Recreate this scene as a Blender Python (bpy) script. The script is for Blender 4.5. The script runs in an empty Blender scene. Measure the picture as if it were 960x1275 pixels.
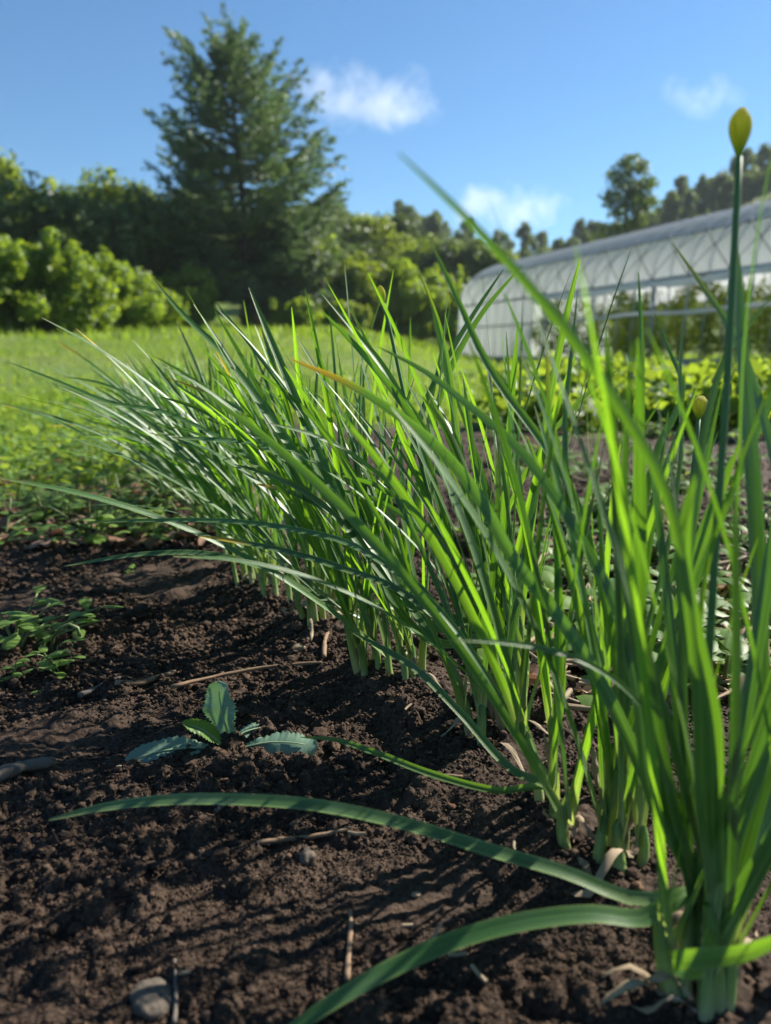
import bpy, math, random
import numpy as np
from math import radians as R
from mathutils import Vector

rng = np.random.default_rng(7)
random.seed(11)
SC = bpy.context.scene
COL = SC.collection

# ------------------------------------------------------------------ camera frame (used for the camera and to measure the place)
CAM_H, PITCH, FPX = 0.24, R(12.2), 920.0
def at(u, v, d):                      # photo position + distance along the optical axis -> point in the place
    x, yd = (u-480)/FPX, (v-637.5)/FPX
    return np.array((d*x, d*(math.cos(PITCH)-yd*math.sin(PITCH)), CAM_H+d*(-math.sin(PITCH)-yd*math.cos(PITCH))))
def gpt(u, v):                        # photo position -> spot on the ground
    x, yd = (u-480)/FPX, (v-637.5)/FPX; dy = math.cos(PITCH)-yd*math.sin(PITCH); dz = -math.sin(PITCH)-yd*math.cos(PITCH)
    z = 0.
    for _ in range(6):
        t = (z-CAM_H)/dz; z = .5*z+.5*gz(t*x, t*dy)
    return t*x, t*dy
SUN_AZ, SUN_EL = R(54), R(37)         # to the right of straight ahead

# ------------------------------------------------------------------ helpers
def link(o, parent=None):
    COL.objects.link(o)
    if parent is not None: o.parent = parent
    return o
def tag(o, label=None, cat=None, group=None, kind=None):
    if label: o['label'] = label
    if cat: o['category'] = cat
    if group: o['group'] = group
    if kind: o['kind'] = kind
    return o
def thing(name, label, cat, loc=(0,0,0), rz=0, group=None):
    o = bpy.data.objects.new(name, None); COL.objects.link(o)
    o.empty_display_size = .05
    o.location = loc; o.rotation_euler = (0,0,rz)
    return tag(o, label, cat, group)
def mk(name, V, F, mat, parent=None, attr=None, smooth=True):
    """V (n,3), F list of arrays (m,k) ; one mesh object"""
    V = np.asarray(V, dtype=np.float32)
    me = bpy.data.meshes.new(name)
    if isinstance(F, np.ndarray): F = [F]
    F = [np.asarray(f, dtype=np.int32) for f in F if len(f)]
    nl = sum(f.size for f in F); npoly = sum(len(f) for f in F)
    me.vertices.add(len(V)); me.vertices.foreach_set('co', V.ravel())
    me.loops.add(nl); me.loops.foreach_set('vertex_index', np.concatenate([f.ravel() for f in F]))
    me.polygons.add(npoly)
    tot = np.concatenate([np.full(len(f), f.shape[1]) for f in F]).astype(np.int32)
    st = np.concatenate(([0], np.cumsum(tot)[:-1])).astype(np.int32)
    me.polygons.foreach_set('loop_start', st); me.polygons.foreach_set('loop_total', tot)
    if smooth: me.polygons.foreach_set('use_smooth', np.ones(npoly, dtype=bool))
    if attr is not None:
        a = me.attributes.new('data', 'FLOAT_COLOR', 'POINT')
        A = np.ones((len(V),4), dtype=np.float32); A[:, :attr.shape[1]] = attr
        a.data.foreach_set('color', A.ravel())
    me.update(calc_edges=True)
    if mat: me.materials.append(mat)
    return link(bpy.data.objects.new(name, me), parent)
def copy_tree(src, **kw):
    c = src.copy(); COL.objects.link(c)
    for ch in list(src.children):
        d = ch.copy(); COL.objects.link(d); d.parent = c
        for g in list(ch.children):
            e = g.copy(); COL.objects.link(e); e.parent = d
    return c
class MB:
    def __init__(s): s.V=[]; s.F={}; s.n=0
    def add(s, V, F):
        V = np.asarray(V, dtype=float); F = np.asarray(F)
        s.V.append(V); s.F.setdefault(F.shape[1], []).append(F+s.n); s.n += len(V)
    def build(s, name, mat, parent=None, smooth=True):
        return mk(name, np.concatenate(s.V), [np.concatenate(f) for f in s.F.values()], mat, parent, None, smooth)
def grid_faces(nu, nv, wrap=False):
    a = np.arange(nu-1)[:,None]; b = np.arange(nv if wrap else nv-1)[None,:]
    b2 = (b+1) % nv
    f = np.stack([a*nv+b+0*a, a*nv+b2, (a+1)*nv+b2, (a+1)*nv+b+0*a], -1)
    return f.reshape(-1,4)
def smooth_path(P, n):
    """smooth curve through P, n points evenly spaced in arc length"""
    P = np.asarray(P, dtype=float); h = np.maximum(np.linalg.norm(np.diff(P,axis=0),axis=1),1e-9); sl = np.diff(P,axis=0)/h[:,None]
    m = np.zeros_like(P); m[0] = sl[0]; m[-1] = sl[-1]
    m[1:-1] = (sl[1:]*h[:-1,None]+sl[:-1]*h[1:,None])/(h[1:]+h[:-1])[:,None]
    out = []; t = np.linspace(0,1,14,endpoint=False)[:,None]
    for i in range(len(P)-1):
        out.append((2*t**3-3*t**2+1)*P[i]+(t**3-2*t**2+t)*h[i]*m[i]+(-2*t**3+3*t**2)*P[i+1]+(t**3-t**2)*h[i]*m[i+1])
    out.append(P[-1:]); C = np.vstack(out)
    s = np.concatenate(([0], np.cumsum(np.linalg.norm(np.diff(C,axis=0),axis=1))))
    q = np.linspace(0, s[-1], n)
    return np.stack([np.interp(q, s, C[:,k]) for k in range(3)], 1)
def nrm(v): 
    v = np.asarray(v, dtype=float); return v/np.maximum(np.linalg.norm(v, axis=-1, keepdims=True), 1e-9)
def tube_vf(P, r, nseg=8, cap=True):
    P = np.asarray(P, dtype=float); n = len(P); r = np.broadcast_to(np.asarray(r, dtype=float), (n,))
    T = nrm(np.gradient(P, axis=0))
    ref = np.array((0.31,0.21,0.93)) if abs(T[:,2]).mean() < .8 else np.array((1.,.1,0))
    A = nrm(np.cross(T, ref)); B = np.cross(T, A)
    th = np.linspace(0, 2*np.pi, nseg, endpoint=False)
    V = P[:,None,:]+r[:,None,None]*(np.cos(th)[None,:,None]*A[:,None,:]+np.sin(th)[None,:,None]*B[:,None,:])
    V = V.reshape(-1,3); F = grid_faces(n, nseg, True)
    if cap:
        V = np.vstack([V, P[:1]-T[:1]*r[0]*.3, P[-1:]+T[-1:]*r[-1]*.6])
        k = np.arange(nseg); k2 = (k+1)%nseg; b = (n-1)*nseg
        F3a = np.stack([k2, k, np.full(nseg, n*nseg), np.full(nseg, n*nseg)],1)
        F3b = np.stack([b+k, b+k2, np.full(nseg, n*nseg+1), np.full(nseg, n*nseg+1)],1)
        return V, F, np.vstack([F3a[:,:3], F3b[:,:3]])
    return V, F, np.zeros((0,3), int)
def tube(name, P, r, mat, parent=None, nseg=8):
    V, F, T3 = tube_vf(P, r, nseg); return mk(name, V, [F, T3], mat, parent)
def broad_vf(path, w, teeth=0, tooth=.2, fold=.15, n=26, seed=0, sdir=None, wave=.0, peak=.45):
    g = np.random.default_rng(seed); P = smooth_path(path, n); T = nrm(np.gradient(P, axis=0))
    if sdir is None:
        ch = P[-1]-P[0]; sdir = np.cross((0,0,1.), ch) if abs(nrm(ch)[2]) < .95 else (1,0,0)
    S = np.tile(nrm(sdir),(n,1)); S = nrm(S-(S*T).sum(1)[:,None]*T); N = np.cross(S, T); 
    t = np.linspace(0,1,n)
    prof = np.where(t < peak, .12+.88*sstep(.02,peak,t), np.sqrt(np.clip(1-((t-peak)/(1-peak))**2.2,0,1)))
    s = np.array((-1,-.55,0,.55,1.))
    ed = np.ones((n,5))
    if teeth:
        saw = (t*teeth)%1.0
        ed[:,0] = 1-tooth*saw; ed[:,4] = 1-tooth*((t*teeth+.35)%1.0)
    wv = wave*w*np.sin(t*17+g.random()*6)[:,None]*np.abs(s)[None]**2*np.sign(s)[None]+wave*w*.5*g.normal(size=(n,5))*(np.abs(s)[None]>.9)
    V = P[:,None]+(.5*w*prof[:,None]*s[None]*ed)[...,None]*S[:,None]+((fold*w*.5*np.abs(s)[None]*prof[:,None])+wv)[...,None]*N[:,None]
    return V.reshape(-1,3), grid_faces(n,5)
# ---- value noise
def _h(i, j, s):
    n = (i.astype(np.int64)*374761393 + j.astype(np.int64)*668265263 + s*974634777) & 0xffffffff
    n = ((n ^ (n>>13))*1274126177) & 0xffffffff
    n = ((n ^ (n>>16))*2246822519) & 0xffffffff
    return ((n ^ (n>>15)) & 0xffffff)/float(0xffffff)
def vn(x, y, s=0):
    i = np.floor(x); j = np.floor(y); fx = x-i; fy = y-j
    fx = fx*fx*(3-2*fx); fy = fy*fy*(3-2*fy)
    return (_h(i,j,s)*(1-fx)+_h(i+1,j,s)*fx)*(1-fy)+(_h(i,j+1,s)*(1-fx)+_h(i+1,j+1,s)*fx)*fy
def fbm(x, y, o=4, s=0):
    a = 0; w = .5
    for k in range(o): a = a+w*(vn(x*2**k+k*17.3, y*2**k-k*9.1, s+k)-.5); w *= .5
    return a
def crumbs(x, y, cell, prob, s):
    i = np.floor(x/cell); j = np.floor(y/cell); best = np.zeros_like(x)
    for di in (-1,0,1):
        for dj in (-1,0,1):
            a, b = i+di, j+dj
            cx = (a+.15+.7*_h(a,b,s))*cell; cy = (b+.15+.7*_h(a,b,s+1))*cell
            r = cell*(.28+.42*_h(a,b,s+2)); ok = _h(a,b,s+3) < prob
            d2 = (x-cx)**2+(y-cy)**2*(.7+.8*_h(a,b,s+4))
            h = np.sqrt(np.maximum(0, r*r-d2))
            best = np.maximum(best, np.where(ok, h, 0))
    return best
def sstep(a, b, x):
    t = np.clip((x-a)/(b-a), 0, 1); return t*t*(3-2*t)

# ------------------------------------------------------------------ the lie of the land
ROW = np.array([(.135,.15),(.12,.234),(.100,.318),(.070,.428),(.0,.517),(-.055,.61),(-.112,.702),(-.155,.795),(-.20,.895),(-.245,.995),(-.29,1.095),(-.335,1.195),(-.38,1.3),(-.425,1.4),(-.47,1.5)])
def row_dist(x, y):
    yy = np.clip(y, .15, 1.55); rx = np.interp(yy, ROW[:,1], ROW[:,0])
    return (x-rx)*.87
def macro(x, y):
    x = np.asarray(x, dtype=float); y = np.asarray(y, dtype=float)
    d = np.hypot(x, y); q = x/np.maximum(y, .3)
    left = sstep(.16, -.08, q)*(y > 0)
    z = left*np.maximum(0, (np.minimum(d, 60)-4))*.046
    z = z + left*np.maximum(0, d-34)*.10*sstep(30,60,d)*(d < 400)
    hill = sstep(52, 112, d)*(9.5+11.0*sstep(.18, .55, q)) + sstep(120,300,d)*8.0
    z = z + hill*(y > 0)
    rd = row_dist(x, y)
    z = z + .014*np.exp(-(rd/.055)**2)*(y < 2.2)*(y > -1)
    z = z + .03*fbm(x*.6, y*.6, 3, 5)*sstep(.8, 4, d)
    return z
def soil_mask(x, y):
    n = fbm(x*3.1, y*3.1, 4, 21)*.9
    rd = row_dist(x, y)
    left_edge = np.where(rd < 0, sstep(1.55, .95, y+n*.9+np.maximum(0,-.5-x)*.25), 1.0)
    right = sstep(3.0, 2.1, y+n*1.2)
    m = np.where(rd < 0, left_edge, right)
    m = m*sstep(4.2, 3.2, np.abs(x)+n)
    return np.clip(m, 0, 1)
def micro(x, y):
    m = soil_mask(x, y); d = np.hypot(x, y); nr = sstep(3.5, 1.2, d)
    z = .020*fbm(x*9, y*9, 3, 31)*sstep(.02,.07,np.abs(row_dist(x,y)))
    z = z + .013*fbm(x*38, y*38, 3, 37)+.004*np.abs(fbm(x*150, y*150, 2, 39))
    bare = .35+.65*sstep(-.12,.12,fbm(x*14,y*14,2,71))
    z = z + bare*(.75*crumbs(x, y, .017, .30, 41)+.8*crumbs(x+.3, y, .0075, .55, 51)+.8*crumbs(x, y+.7, .0034, .7, 61))
    return z*m*nr + (1-m)*nr*.02*fbm(x*12, y*12, 3, 33)
def soil_z(x, y):
    x = np.atleast_1d(np.asarray(x, dtype=float)); y = np.atleast_1d(np.asarray(y, dtype=float))
    return macro(x, y)+micro(x, y)
def gz(x, y): return float(macro(np.array([x]), np.array([y]))[0])

# ------------------------------------------------------------------ materials
class NT:
    def __init__(s, name):
        s.m = bpy.data.materials.new(name); s.m.use_nodes = True; s.t = s.m.node_tree; s.t.nodes.clear()
        s.out = s.t.nodes.new('ShaderNodeOutputMaterial')
    def n(s, typ, **kw):
        o = s.t.nodes.new('ShaderNode'+typ)
        for k, v in kw.items():
            if k.startswith('i_'):
                key = k[2:]; key = int(key) if key.isdigit() else key.replace('_',' ')
                if isinstance(v, bpy.types.NodeSocket): s.t.links.new(v, o.inputs[key])
                else: o.inputs[key].default_value = v
            else: setattr(o, k, v)
        return o
    def l(s, a, b): s.t.links.new(a, b)
    def mix(s, f, a, b, mode='MIX'):
        o = s.t.nodes.new('ShaderNodeMix'); o.data_type = 'RGBA'; o.blend_type = mode
        for k, v in ((0,f),(6,a),(7,b)):
            if isinstance(v, bpy.types.NodeSocket): s.l(v, o.inputs[k])
            else: o.inputs[k].default_value = v if k == 0 else (*v,1) if len(v) == 3 else v
        return o.outputs[2]
    def ramp(s, f, stops, interp='LINEAR'):
        o = s.t.nodes.new('ShaderNodeValToRGB'); e = o.color_ramp.elements; o.color_ramp.interpolation = interp
        while len(e) < len(stops): e.new(.5)
        for k, (p, c) in enumerate(stops): e[k].position = p; e[k].color = (*c,1) if len(c) == 3 else c
        if f is not None: s.l(f, o.inputs[0])
        return o.outputs[0]
    def math(s, op, a, b=None, c=None):
        o = s.t.nodes.new('ShaderNodeMath'); o.operation = op
        for k, v in enumerate((a,b,c)):
            if v is None: continue
            if isinstance(v, bpy.types.NodeSocket): s.l(v, o.inputs[k])
            else: o.inputs[k].default_value = v
        return o.outputs[0]
    def surf(s, sock): s.l(sock, s.out.inputs[0]); return s.m
    def obj(s): return s.n('TexCoord').outputs['Object']
    def pos(s): return s.n('NewGeometry').outputs['Position']

def mat_chive():
    t = NT('chive_leaf')
    a = t.n('Attribute', attribute_name='data'); sp = t.n('SeparateColor'); t.l(a.outputs['Color'], sp.inputs[0])
    T, S, TIP = sp.outputs[0], sp.outputs[1], sp.outputs[2]
    rnd = t.n('ObjectInfo').outputs['Random']
    base = t.ramp(T, [(0,(.40,.46,.22)),(.06,(.20,.32,.09)),(.20,(.065,.17,.035)),(.6,(.058,.150,.042)),(.93,(.068,.165,.038)),(1,(.15,.18,.04))])
    hs = t.n('HueSaturation'); t.l(base, hs.inputs['Color'])
    t.l(t.math('MULTIPLY_ADD', rnd, .04, .482), hs.inputs['Hue']); t.l(t.math('MULTIPLY_ADD', rnd, .5, .75), hs.inputs['Value'])
    # fine veins along the blade, dull spots
    uvx = t.n('CombineXYZ', i_X=t.math('MULTIPLY', S, 15.0), i_Y=t.math('MULTIPLY', T, 1.6), i_Z=t.math('MULTIPLY', rnd, 50))
    ns = t.n('TexNoise', i_Vector=uvx.outputs[0], i_Scale=1.0, i_Detail=2.0)
    vein = t.ramp(ns.outputs[0], [(.33,(.5,.53,.5)),(.66,(1.25,1.22,1.25))])
    col = t.mix(1.0, hs.outputs[0], vein, 'MULTIPLY')
    big = t.n('TexNoise', i_Vector=t.n('CombineXYZ', i_X=S, i_Y=t.math('MULTIPLY', T, 14.0), i_Z=t.math('MULTIPLY', rnd, 91)).outputs[0], i_Scale=1.0, i_Detail=4.0)
    bloom = t.n('TexNoise', i_Vector=t.obj(), i_Scale=38.0, i_Detail=4.0)
    col = t.mix(t.ramp(bloom.outputs[0], [(.45,(0,0,0)),(.75,(.36,.36,.36))]), col, (.17,.25,.15))
    spot = t.ramp(big.outputs[0], [(.70,(0,0,0)),(.76,(1,1,1))])
    col = t.mix(t.math('MULTIPLY', spot, .3), col, (.30,.24,.15))
    edge = t.ramp(t.math('ABSOLUTE', t.math('MULTIPLY_ADD', S, 2.0, -1.0)), [(.78,(0,0,0)),(.97,(.75,.75,.75))])  # rim light along both leaf margins, painted into the colour
    col = t.mix(edge, col, (.30,.40,.12))
    tipf = t.math('MULTIPLY', TIP, t.ramp(T, [(.86,(0,0,0)),(.94,(1,1,1))]))
    col = t.mix(tipf, col, (.50,.33,.02))
    tr = t.mix(tipf, t.mix(t.ramp(T, [(0,(1,1,1)),(.15,(0,0,0))]), t.mix(rnd, (.15,.42,.012), (.29,.55,.018)), (.50,.56,.14)), (.7,.45,.03))
    tr = t.mix(1.0, tr, vein, 'MULTIPLY')
    bmp = t.n('Bump', i_Strength=.35, i_Distance=.0004, i_Height=ns.outputs[0])
    p = t.n('BsdfPrincipled', i_Base_Color=col, i_Roughness=.40, i_IOR=1.45, i_Normal=bmp.outputs[0])
    p.inputs['Specular IOR Level'].default_value = .55
    p.inputs['Sheen Weight'].default_value = .08
    d = t.n('BsdfTranslucent', i_Color=tr)
    mx = t.n('MixShader', i_0=t.math('MULTIPLY_ADD', t.math('POWER', rnd, 1.5), .52, .12), i_1=p.outputs[0], i_2=d.outputs[0])
    return t.surf(mx.outputs[0])
def mat_sheath():
    t = NT('chive_sheath')
    a = t.n('Attribute', attribute_name='data'); sp = t.n('SeparateColor'); t.l(a.outputs['Color'], sp.inputs[0])
    rnd = t.n('ObjectInfo').outputs['Random']
    c = t.ramp(sp.outputs[0], [(0,(.30,.24,.15)),(.10,(.50,.50,.28)),(.40,(.30,.42,.13)),(1,(.09,.21,.045))])
    n = t.n('TexNoise', i_Vector=t.n('CombineXYZ', i_X=t.math('MULTIPLY', sp.outputs[1], 24.0), i_Y=t.math('MULTIPLY', sp.outputs[0], 2.0), i_Z=t.math('MULTIPLY', rnd, 50)).outputs[0], i_Scale=1.0, i_Detail=2.0)
    c = t.mix(1.0, c, t.ramp(n.outputs[0], [(.3,(.7,.7,.7)),(.7,(1.1,1.1,1.1))]), 'MULTIPLY')
    p = t.n('BsdfPrincipled', i_Base_Color=c, i_Roughness=.4)
    p.inputs['Subsurface Weight'].default_value = .5; p.inputs['Subsurface Radius'].default_value = (.6,1,.2); p.inputs['Subsurface Scale'].default_value = .004
    d = t.n('BsdfTranslucent', i_Color=t.ramp(sp.outputs[0], [(0,(.4,.4,.2)),(1,(.35,.5,.05))]))
    return t.surf(t.n('MixShader', i_0=.3, i_1=p.outputs[0], i_2=d.outputs[0]).outputs[0])
def mat_leafy(name, cols, trans, tf=.4, rough=.5, spec=.4):
    """broad foliage: colour varies from leaf to leaf"""
    t = NT(name); g = t.n('NewGeometry'); r = g.outputs['Random Per Island']
    c = t.ramp(r, [(k/(len(cols)-1), v) for k, v in enumerate(cols)])
    oi = t.n('ObjectInfo').outputs['Random']
    hs = t.n('HueSaturation'); t.l(c, hs.inputs['Color']); t.l(t.math('MULTIPLY_ADD', oi, .3, .85), hs.inputs['Value'])
    p = t.n('BsdfPrincipled', i_Base_Color=hs.outputs[0], i_Roughness=rough); p.inputs['Specular IOR Level'].default_value = spec
    d = t.n('BsdfTranslucent', i_Color=t.mix(r, trans, tuple(x*.55 for x in trans)))
    return t.surf(t.n('MixShader', i_0=tf, i_1=p.outputs[0], i_2=d.outputs[0]).outputs[0])
def mat_simple(name, c1, c2, scale=40, rough=.7, bump=0., spec=.4, metallic=0, coord='obj'):
    t = NT(name); v = t.obj() if coord == 'obj' else t.pos()
    n = t.n('TexNoise', i_Vector=v, i_Scale=scale, i_Detail=5.0, i_Roughness=.6)
    c = t.ramp(n.outputs[0], [(.3,c1),(.7,c2)])
    p = t.n('BsdfPrincipled', i_Base_Color=c, i_Roughness=rough, i_Metallic=metallic); p.inputs['Specular IOR Level'].default_value = spec
    if bump:
        b = t.n('Bump', i_Strength=.8, i_Distance=bump, i_Height=n.outputs[0]); t.l(b.outputs[0], p.inputs['Normal'])
    return t.surf(p.outputs[0])
SOIL_A, SOIL_B, SOIL_C = (.021,.0135,.0095), (.046,.030,.021), (.130,.090,.063)
def soil_nodes(t):
    v = t.pos()
    n1 = t.n('TexNoise', i_Vector=v, i_Scale=22.0, i_Detail=6.0, i_Roughness=.65)
    n2 = t.n('TexNoise', i_Vector=v, i_Scale=420.0, i_Detail=6.0, i_Roughness=.7)
    vo = t.n('TexVoronoi', i_Vector=v, i_Scale=260.0)
    c = t.ramp(n1.outputs[0], [(.3,SOIL_A),(.55,SOIL_B),(.8,(.072,.050,.036))])
    c = t.mix(t.ramp(n2.outputs[0], [(.45,(0,0,0)),(.75,(.8,.8,.8))]), c, SOIL_C)
    hgt = t.math('ADD', n2.outputs[0], t.math('MULTIPLY', vo.outputs['Distance'], -.6))
    return c, hgt
def mat_ground():
    t = NT('ground'); c, hgt = soil_nodes(t)
    a = t.n('Attribute', attribute_name='data'); sp = t.n('SeparateColor'); t.l(a.outputs['Color'], sp.inputs[0])
    v = t.pos()
    g1 = t.n('TexNoise', i_Vector=v, i_Scale=.9, i_Detail=6.0, i_Roughness=.7)
    g2 = t.n('TexNoise', i_Vector=v, i_Scale=30.0, i_Detail=5.0)
    gc = t.ramp(g1.outputs[0], [(.3,(.06,.11,.018)),(.5,(.11,.17,.028)),(.7,(.17,.17,.05))])
    gc = t.mix(t.ramp(g2.outputs[0], [(.45,(0,0,0)),(.75,(.5,.5,.5))]), gc, (.12,.12,.03))
    col = t.mix(sp.outputs[0], gc, c)
    b = t.n('Bump', i_Strength=.9, i_Distance=.0014, i_Height=hgt)
    p = t.n('BsdfPrincipled', i_Base_Color=col, i_Roughness=.92, i_Normal=b.outputs[0]); p.inputs['Specular IOR Level'].default_value = .2
    return t.surf(p.outputs[0])
def mat_clod():
    t = NT('soil_clod'); c, hgt = soil_nodes(t)
    r = t.n('NewGeometry').outputs['Random Per Island']
    c = t.mix(1.0, c, t.ramp(r, [(0,(.6,.6,.6)),(.75,(1.2,1.17,1.14)),(.96,(1.6,1.5,1.35)),(1,(2.4,2.05,1.7))]), 'MULTIPLY')
    b = t.n('Bump', i_Strength=.9, i_Distance=.0012, i_Height=hgt)
    p = t.n('BsdfPrincipled', i_Base_Color=c, i_Roughness=.92, i_Normal=b.outputs[0]); p.inputs['Specular IOR Level'].default_value = .2
    return t.surf(p.outputs[0])
def mat_film(name, col, tcol, transp, rough=.35, tf=.5):
    t = NT(name)
    n = t.n('TexNoise', i_Vector=t.obj(), i_Scale=2.2, i_Detail=5.0)
    n3 = t.n('TexNoise', i_Vector=t.obj(), i_Scale=9.0, i_Detail=3.0)
    c = t.mix(t.ramp(n.outputs[0], [(.4,(0,0,0)),(.75,(.55,.55,.55))]), col, (.40,.38,.31))
    b = t.n('Bump', i_Strength=.8, i_Distance=.06, i_Height=n3.outputs[0])
    p = t.n('BsdfPrincipled', i_Base_Color=c, i_Roughness=rough, i_Normal=b.outputs[0]); p.inputs['Specular IOR Level'].default_value = .6
    d = t.n('BsdfTranslucent', i_Color=(*tcol,1))
    m1 = t.n('MixShader', i_0=tf, i_1=p.outputs[0], i_2=d.outputs[0])
    tr = t.n('BsdfTransparent', i_Color=(.95,.97,.97,1))
    return t.surf(t.n('MixShader', i_0=transp, i_1=m1.outputs[0], i_2=tr.outputs[0]).outputs[0])

def mat_bud():
    t = NT('bud_skin'); a = t.n('Attribute', attribute_name='data'); sp = t.n('SeparateColor'); t.l(a.outputs['Color'], sp.inputs[0])
    T, S = sp.outputs[0], sp.outputs[1]
    n = t.n('TexNoise', i_Vector=t.n('CombineXYZ', i_X=t.math('MULTIPLY', S, 22.0), i_Y=t.math('MULTIPLY', T, 2.5)).outputs[0], i_Scale=1.0, i_Detail=3.0)
    c = t.ramp(T, [(0,(.12,.22,.05)),(.25,(.28,.34,.06)),(.7,(.42,.43,.09)),(1,(.46,.40,.15))])
    c = t.mix(1.0, c, t.ramp(n.outputs[0], [(.35,(.7,.74,.6)),(.65,(1.12,1.1,1.0))]), 'MULTIPLY')
    b = t.n('Bump', i_Strength=.8, i_Distance=.0006, i_Height=n.outputs[0])
    p = t.n('BsdfPrincipled', i_Base_Color=c, i_Roughness=.8, i_Normal=b.outputs[0]); p.inputs['Specular IOR Level'].default_value = .2
    d = t.n('BsdfTranslucent', i_Color=t.mix(1.0, t.ramp(T, [(0,(.3,.5,.05)),(.3,(.58,.64,.09)),(1,(.80,.76,.15))]), t.ramp(n.outputs[0], [(.35,(.65,.7,.5)),(.65,(1,1,1))]), 'MULTIPLY'))
    return t.surf(t.n('MixShader', i_0=.55, i_1=p.outputs[0], i_2=d.outputs[0]).outputs[0])
M = dict(
 chive=mat_chive(), sheath=mat_sheath(), ground=mat_ground(), clod=mat_clod(),
 scape=mat_simple('flower_stalk', (.055,.14,.04), (.08,.18,.05), 60, .6),
 bud=mat_bud(),
 thistle=mat_leafy('thistle_leaf', [(.15,.25,.17),(.19,.30,.21)], (.22,.42,.10), .25, .42, .6),
 thistle_young=mat_leafy('thistle_young_leaf', [(.08,.17,.04),(.12,.22,.05)], (.3,.5,.06), .4, .42),
 weed=mat_leafy('weed_leaf', [(.10,.20,.045),(.15,.26,.055),(.20,.30,.07)], (.48,.64,.07), .45),
 midrib=mat_simple('midrib', (.22,.30,.17), (.28,.36,.20), 60, .5),
 weedstem=mat_simple('weed_stem', (.10,.15,.05), (.18,.20,.08), 60, .5),
 grass=mat_leafy('grass_blades', [(.055,.135,.015),(.09,.19,.02),(.14,.24,.025),(.25,.27,.07)], (.42,.60,.035), .48),
 cover=mat_leafy('ground_cover', [(.08,.17,.03),(.12,.22,.035),(.15,.26,.05)], (.44,.58,.06), .46),
 crop=mat_leafy('crop_leaf', [(.08,.17,.02),(.11,.21,.025),(.15,.26,.03)], (.46,.62,.04), .5),
 straw=mat_simple('straw', (.20,.145,.085), (.33,.25,.16), 60, .8),
 debris=mat_leafy('dead_leaf', [(.20,.105,.075),(.27,.15,.10),(.34,.23,.15)], (.3,.15,.08), .2, .8),
 twig=mat_simple('twig_bark', (.14,.085,.05), (.27,.175,.105), 90, .8, .0006),
 greytwig=mat_simple('dead_stem', (.07,.06,.05), (.15,.125,.10), 90, .85, .0006),
 stone=mat_simple('stone', (.06,.048,.037), (.15,.12,.09), 420, .9, .0016),
 bark=mat_simple('bark', (.05,.04,.03), (.12,.095,.07), 6, .9, .02),
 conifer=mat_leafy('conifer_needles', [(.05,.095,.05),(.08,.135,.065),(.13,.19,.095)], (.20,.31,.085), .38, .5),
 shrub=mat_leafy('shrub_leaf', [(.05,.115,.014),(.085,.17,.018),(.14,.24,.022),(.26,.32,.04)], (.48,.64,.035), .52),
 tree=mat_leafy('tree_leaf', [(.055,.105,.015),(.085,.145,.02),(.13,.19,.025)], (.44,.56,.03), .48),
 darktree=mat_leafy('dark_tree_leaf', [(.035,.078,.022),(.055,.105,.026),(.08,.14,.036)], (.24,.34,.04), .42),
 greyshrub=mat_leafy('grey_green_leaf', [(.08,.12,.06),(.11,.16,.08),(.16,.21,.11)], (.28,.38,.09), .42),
 film=mat_film('plastic_film', (.36,.38,.41), (.62,.64,.66), .12, .35, .4),
 clearfilm=mat_film('clear_film', (.90,.91,.92), (.98,.98,.98), .12, .35, .66),
 steel=mat_simple('galvanised_pipe', (.30,.31,.32), (.42,.43,.44), 30, .4, 0, .5, .6),
 strap=mat_simple('black_strap', (.03,.03,.035), (.05,.05,.055), 30, .6),
 board=mat_simple('weathered_board', (.28,.24,.20), (.40,.36,.31), 8, .85),
)

# ------------------------------------------------------------------ ground sheet
def build_ground():
    fine = np.arange(R(-56), R(56), .0029)
    ang = np.concatenate([np.arange(R(-180), R(-56), R(4)), fine, np.arange(R(56), R(179), R(4))])
    r = [.03,.06,.09,.12,.15]
    while r[-1] < 1.3: r.append(r[-1]*1.0031)
    while r[-1] < 4: r.append(r[-1]*1.010)
    while r[-1] < 60: r.append(r[-1]*1.035)
    while r[-1] < 420: r.append(r[-1]*1.08)
    r = np.array(r)
    RR, AA = np.meshgrid(r, ang, indexing='ij')
    X = (RR*np.sin(AA)).ravel(); Y = (RR*np.cos(AA)).ravel()
    Z = soil_z(X, Y)
    V = np.stack([X,Y,Z],1); F = grid_faces(len(r), len(ang), True)[:, ::-1]
    V = np.vstack([V, [[0,0,0]]]); k = np.arange(len(ang)); c = np.full(len(ang), len(V)-1)
    T3 = np.stack([(k+1)%len(ang), k, c], 1)[:, ::-1]
    m = np.append(soil_mask(X, Y), 1.)
    o = mk('ground', V, [F, T3], M['ground'], None, np.stack([m,m,m],1))
    tag(o, kind='structure')
build_ground()

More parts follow.
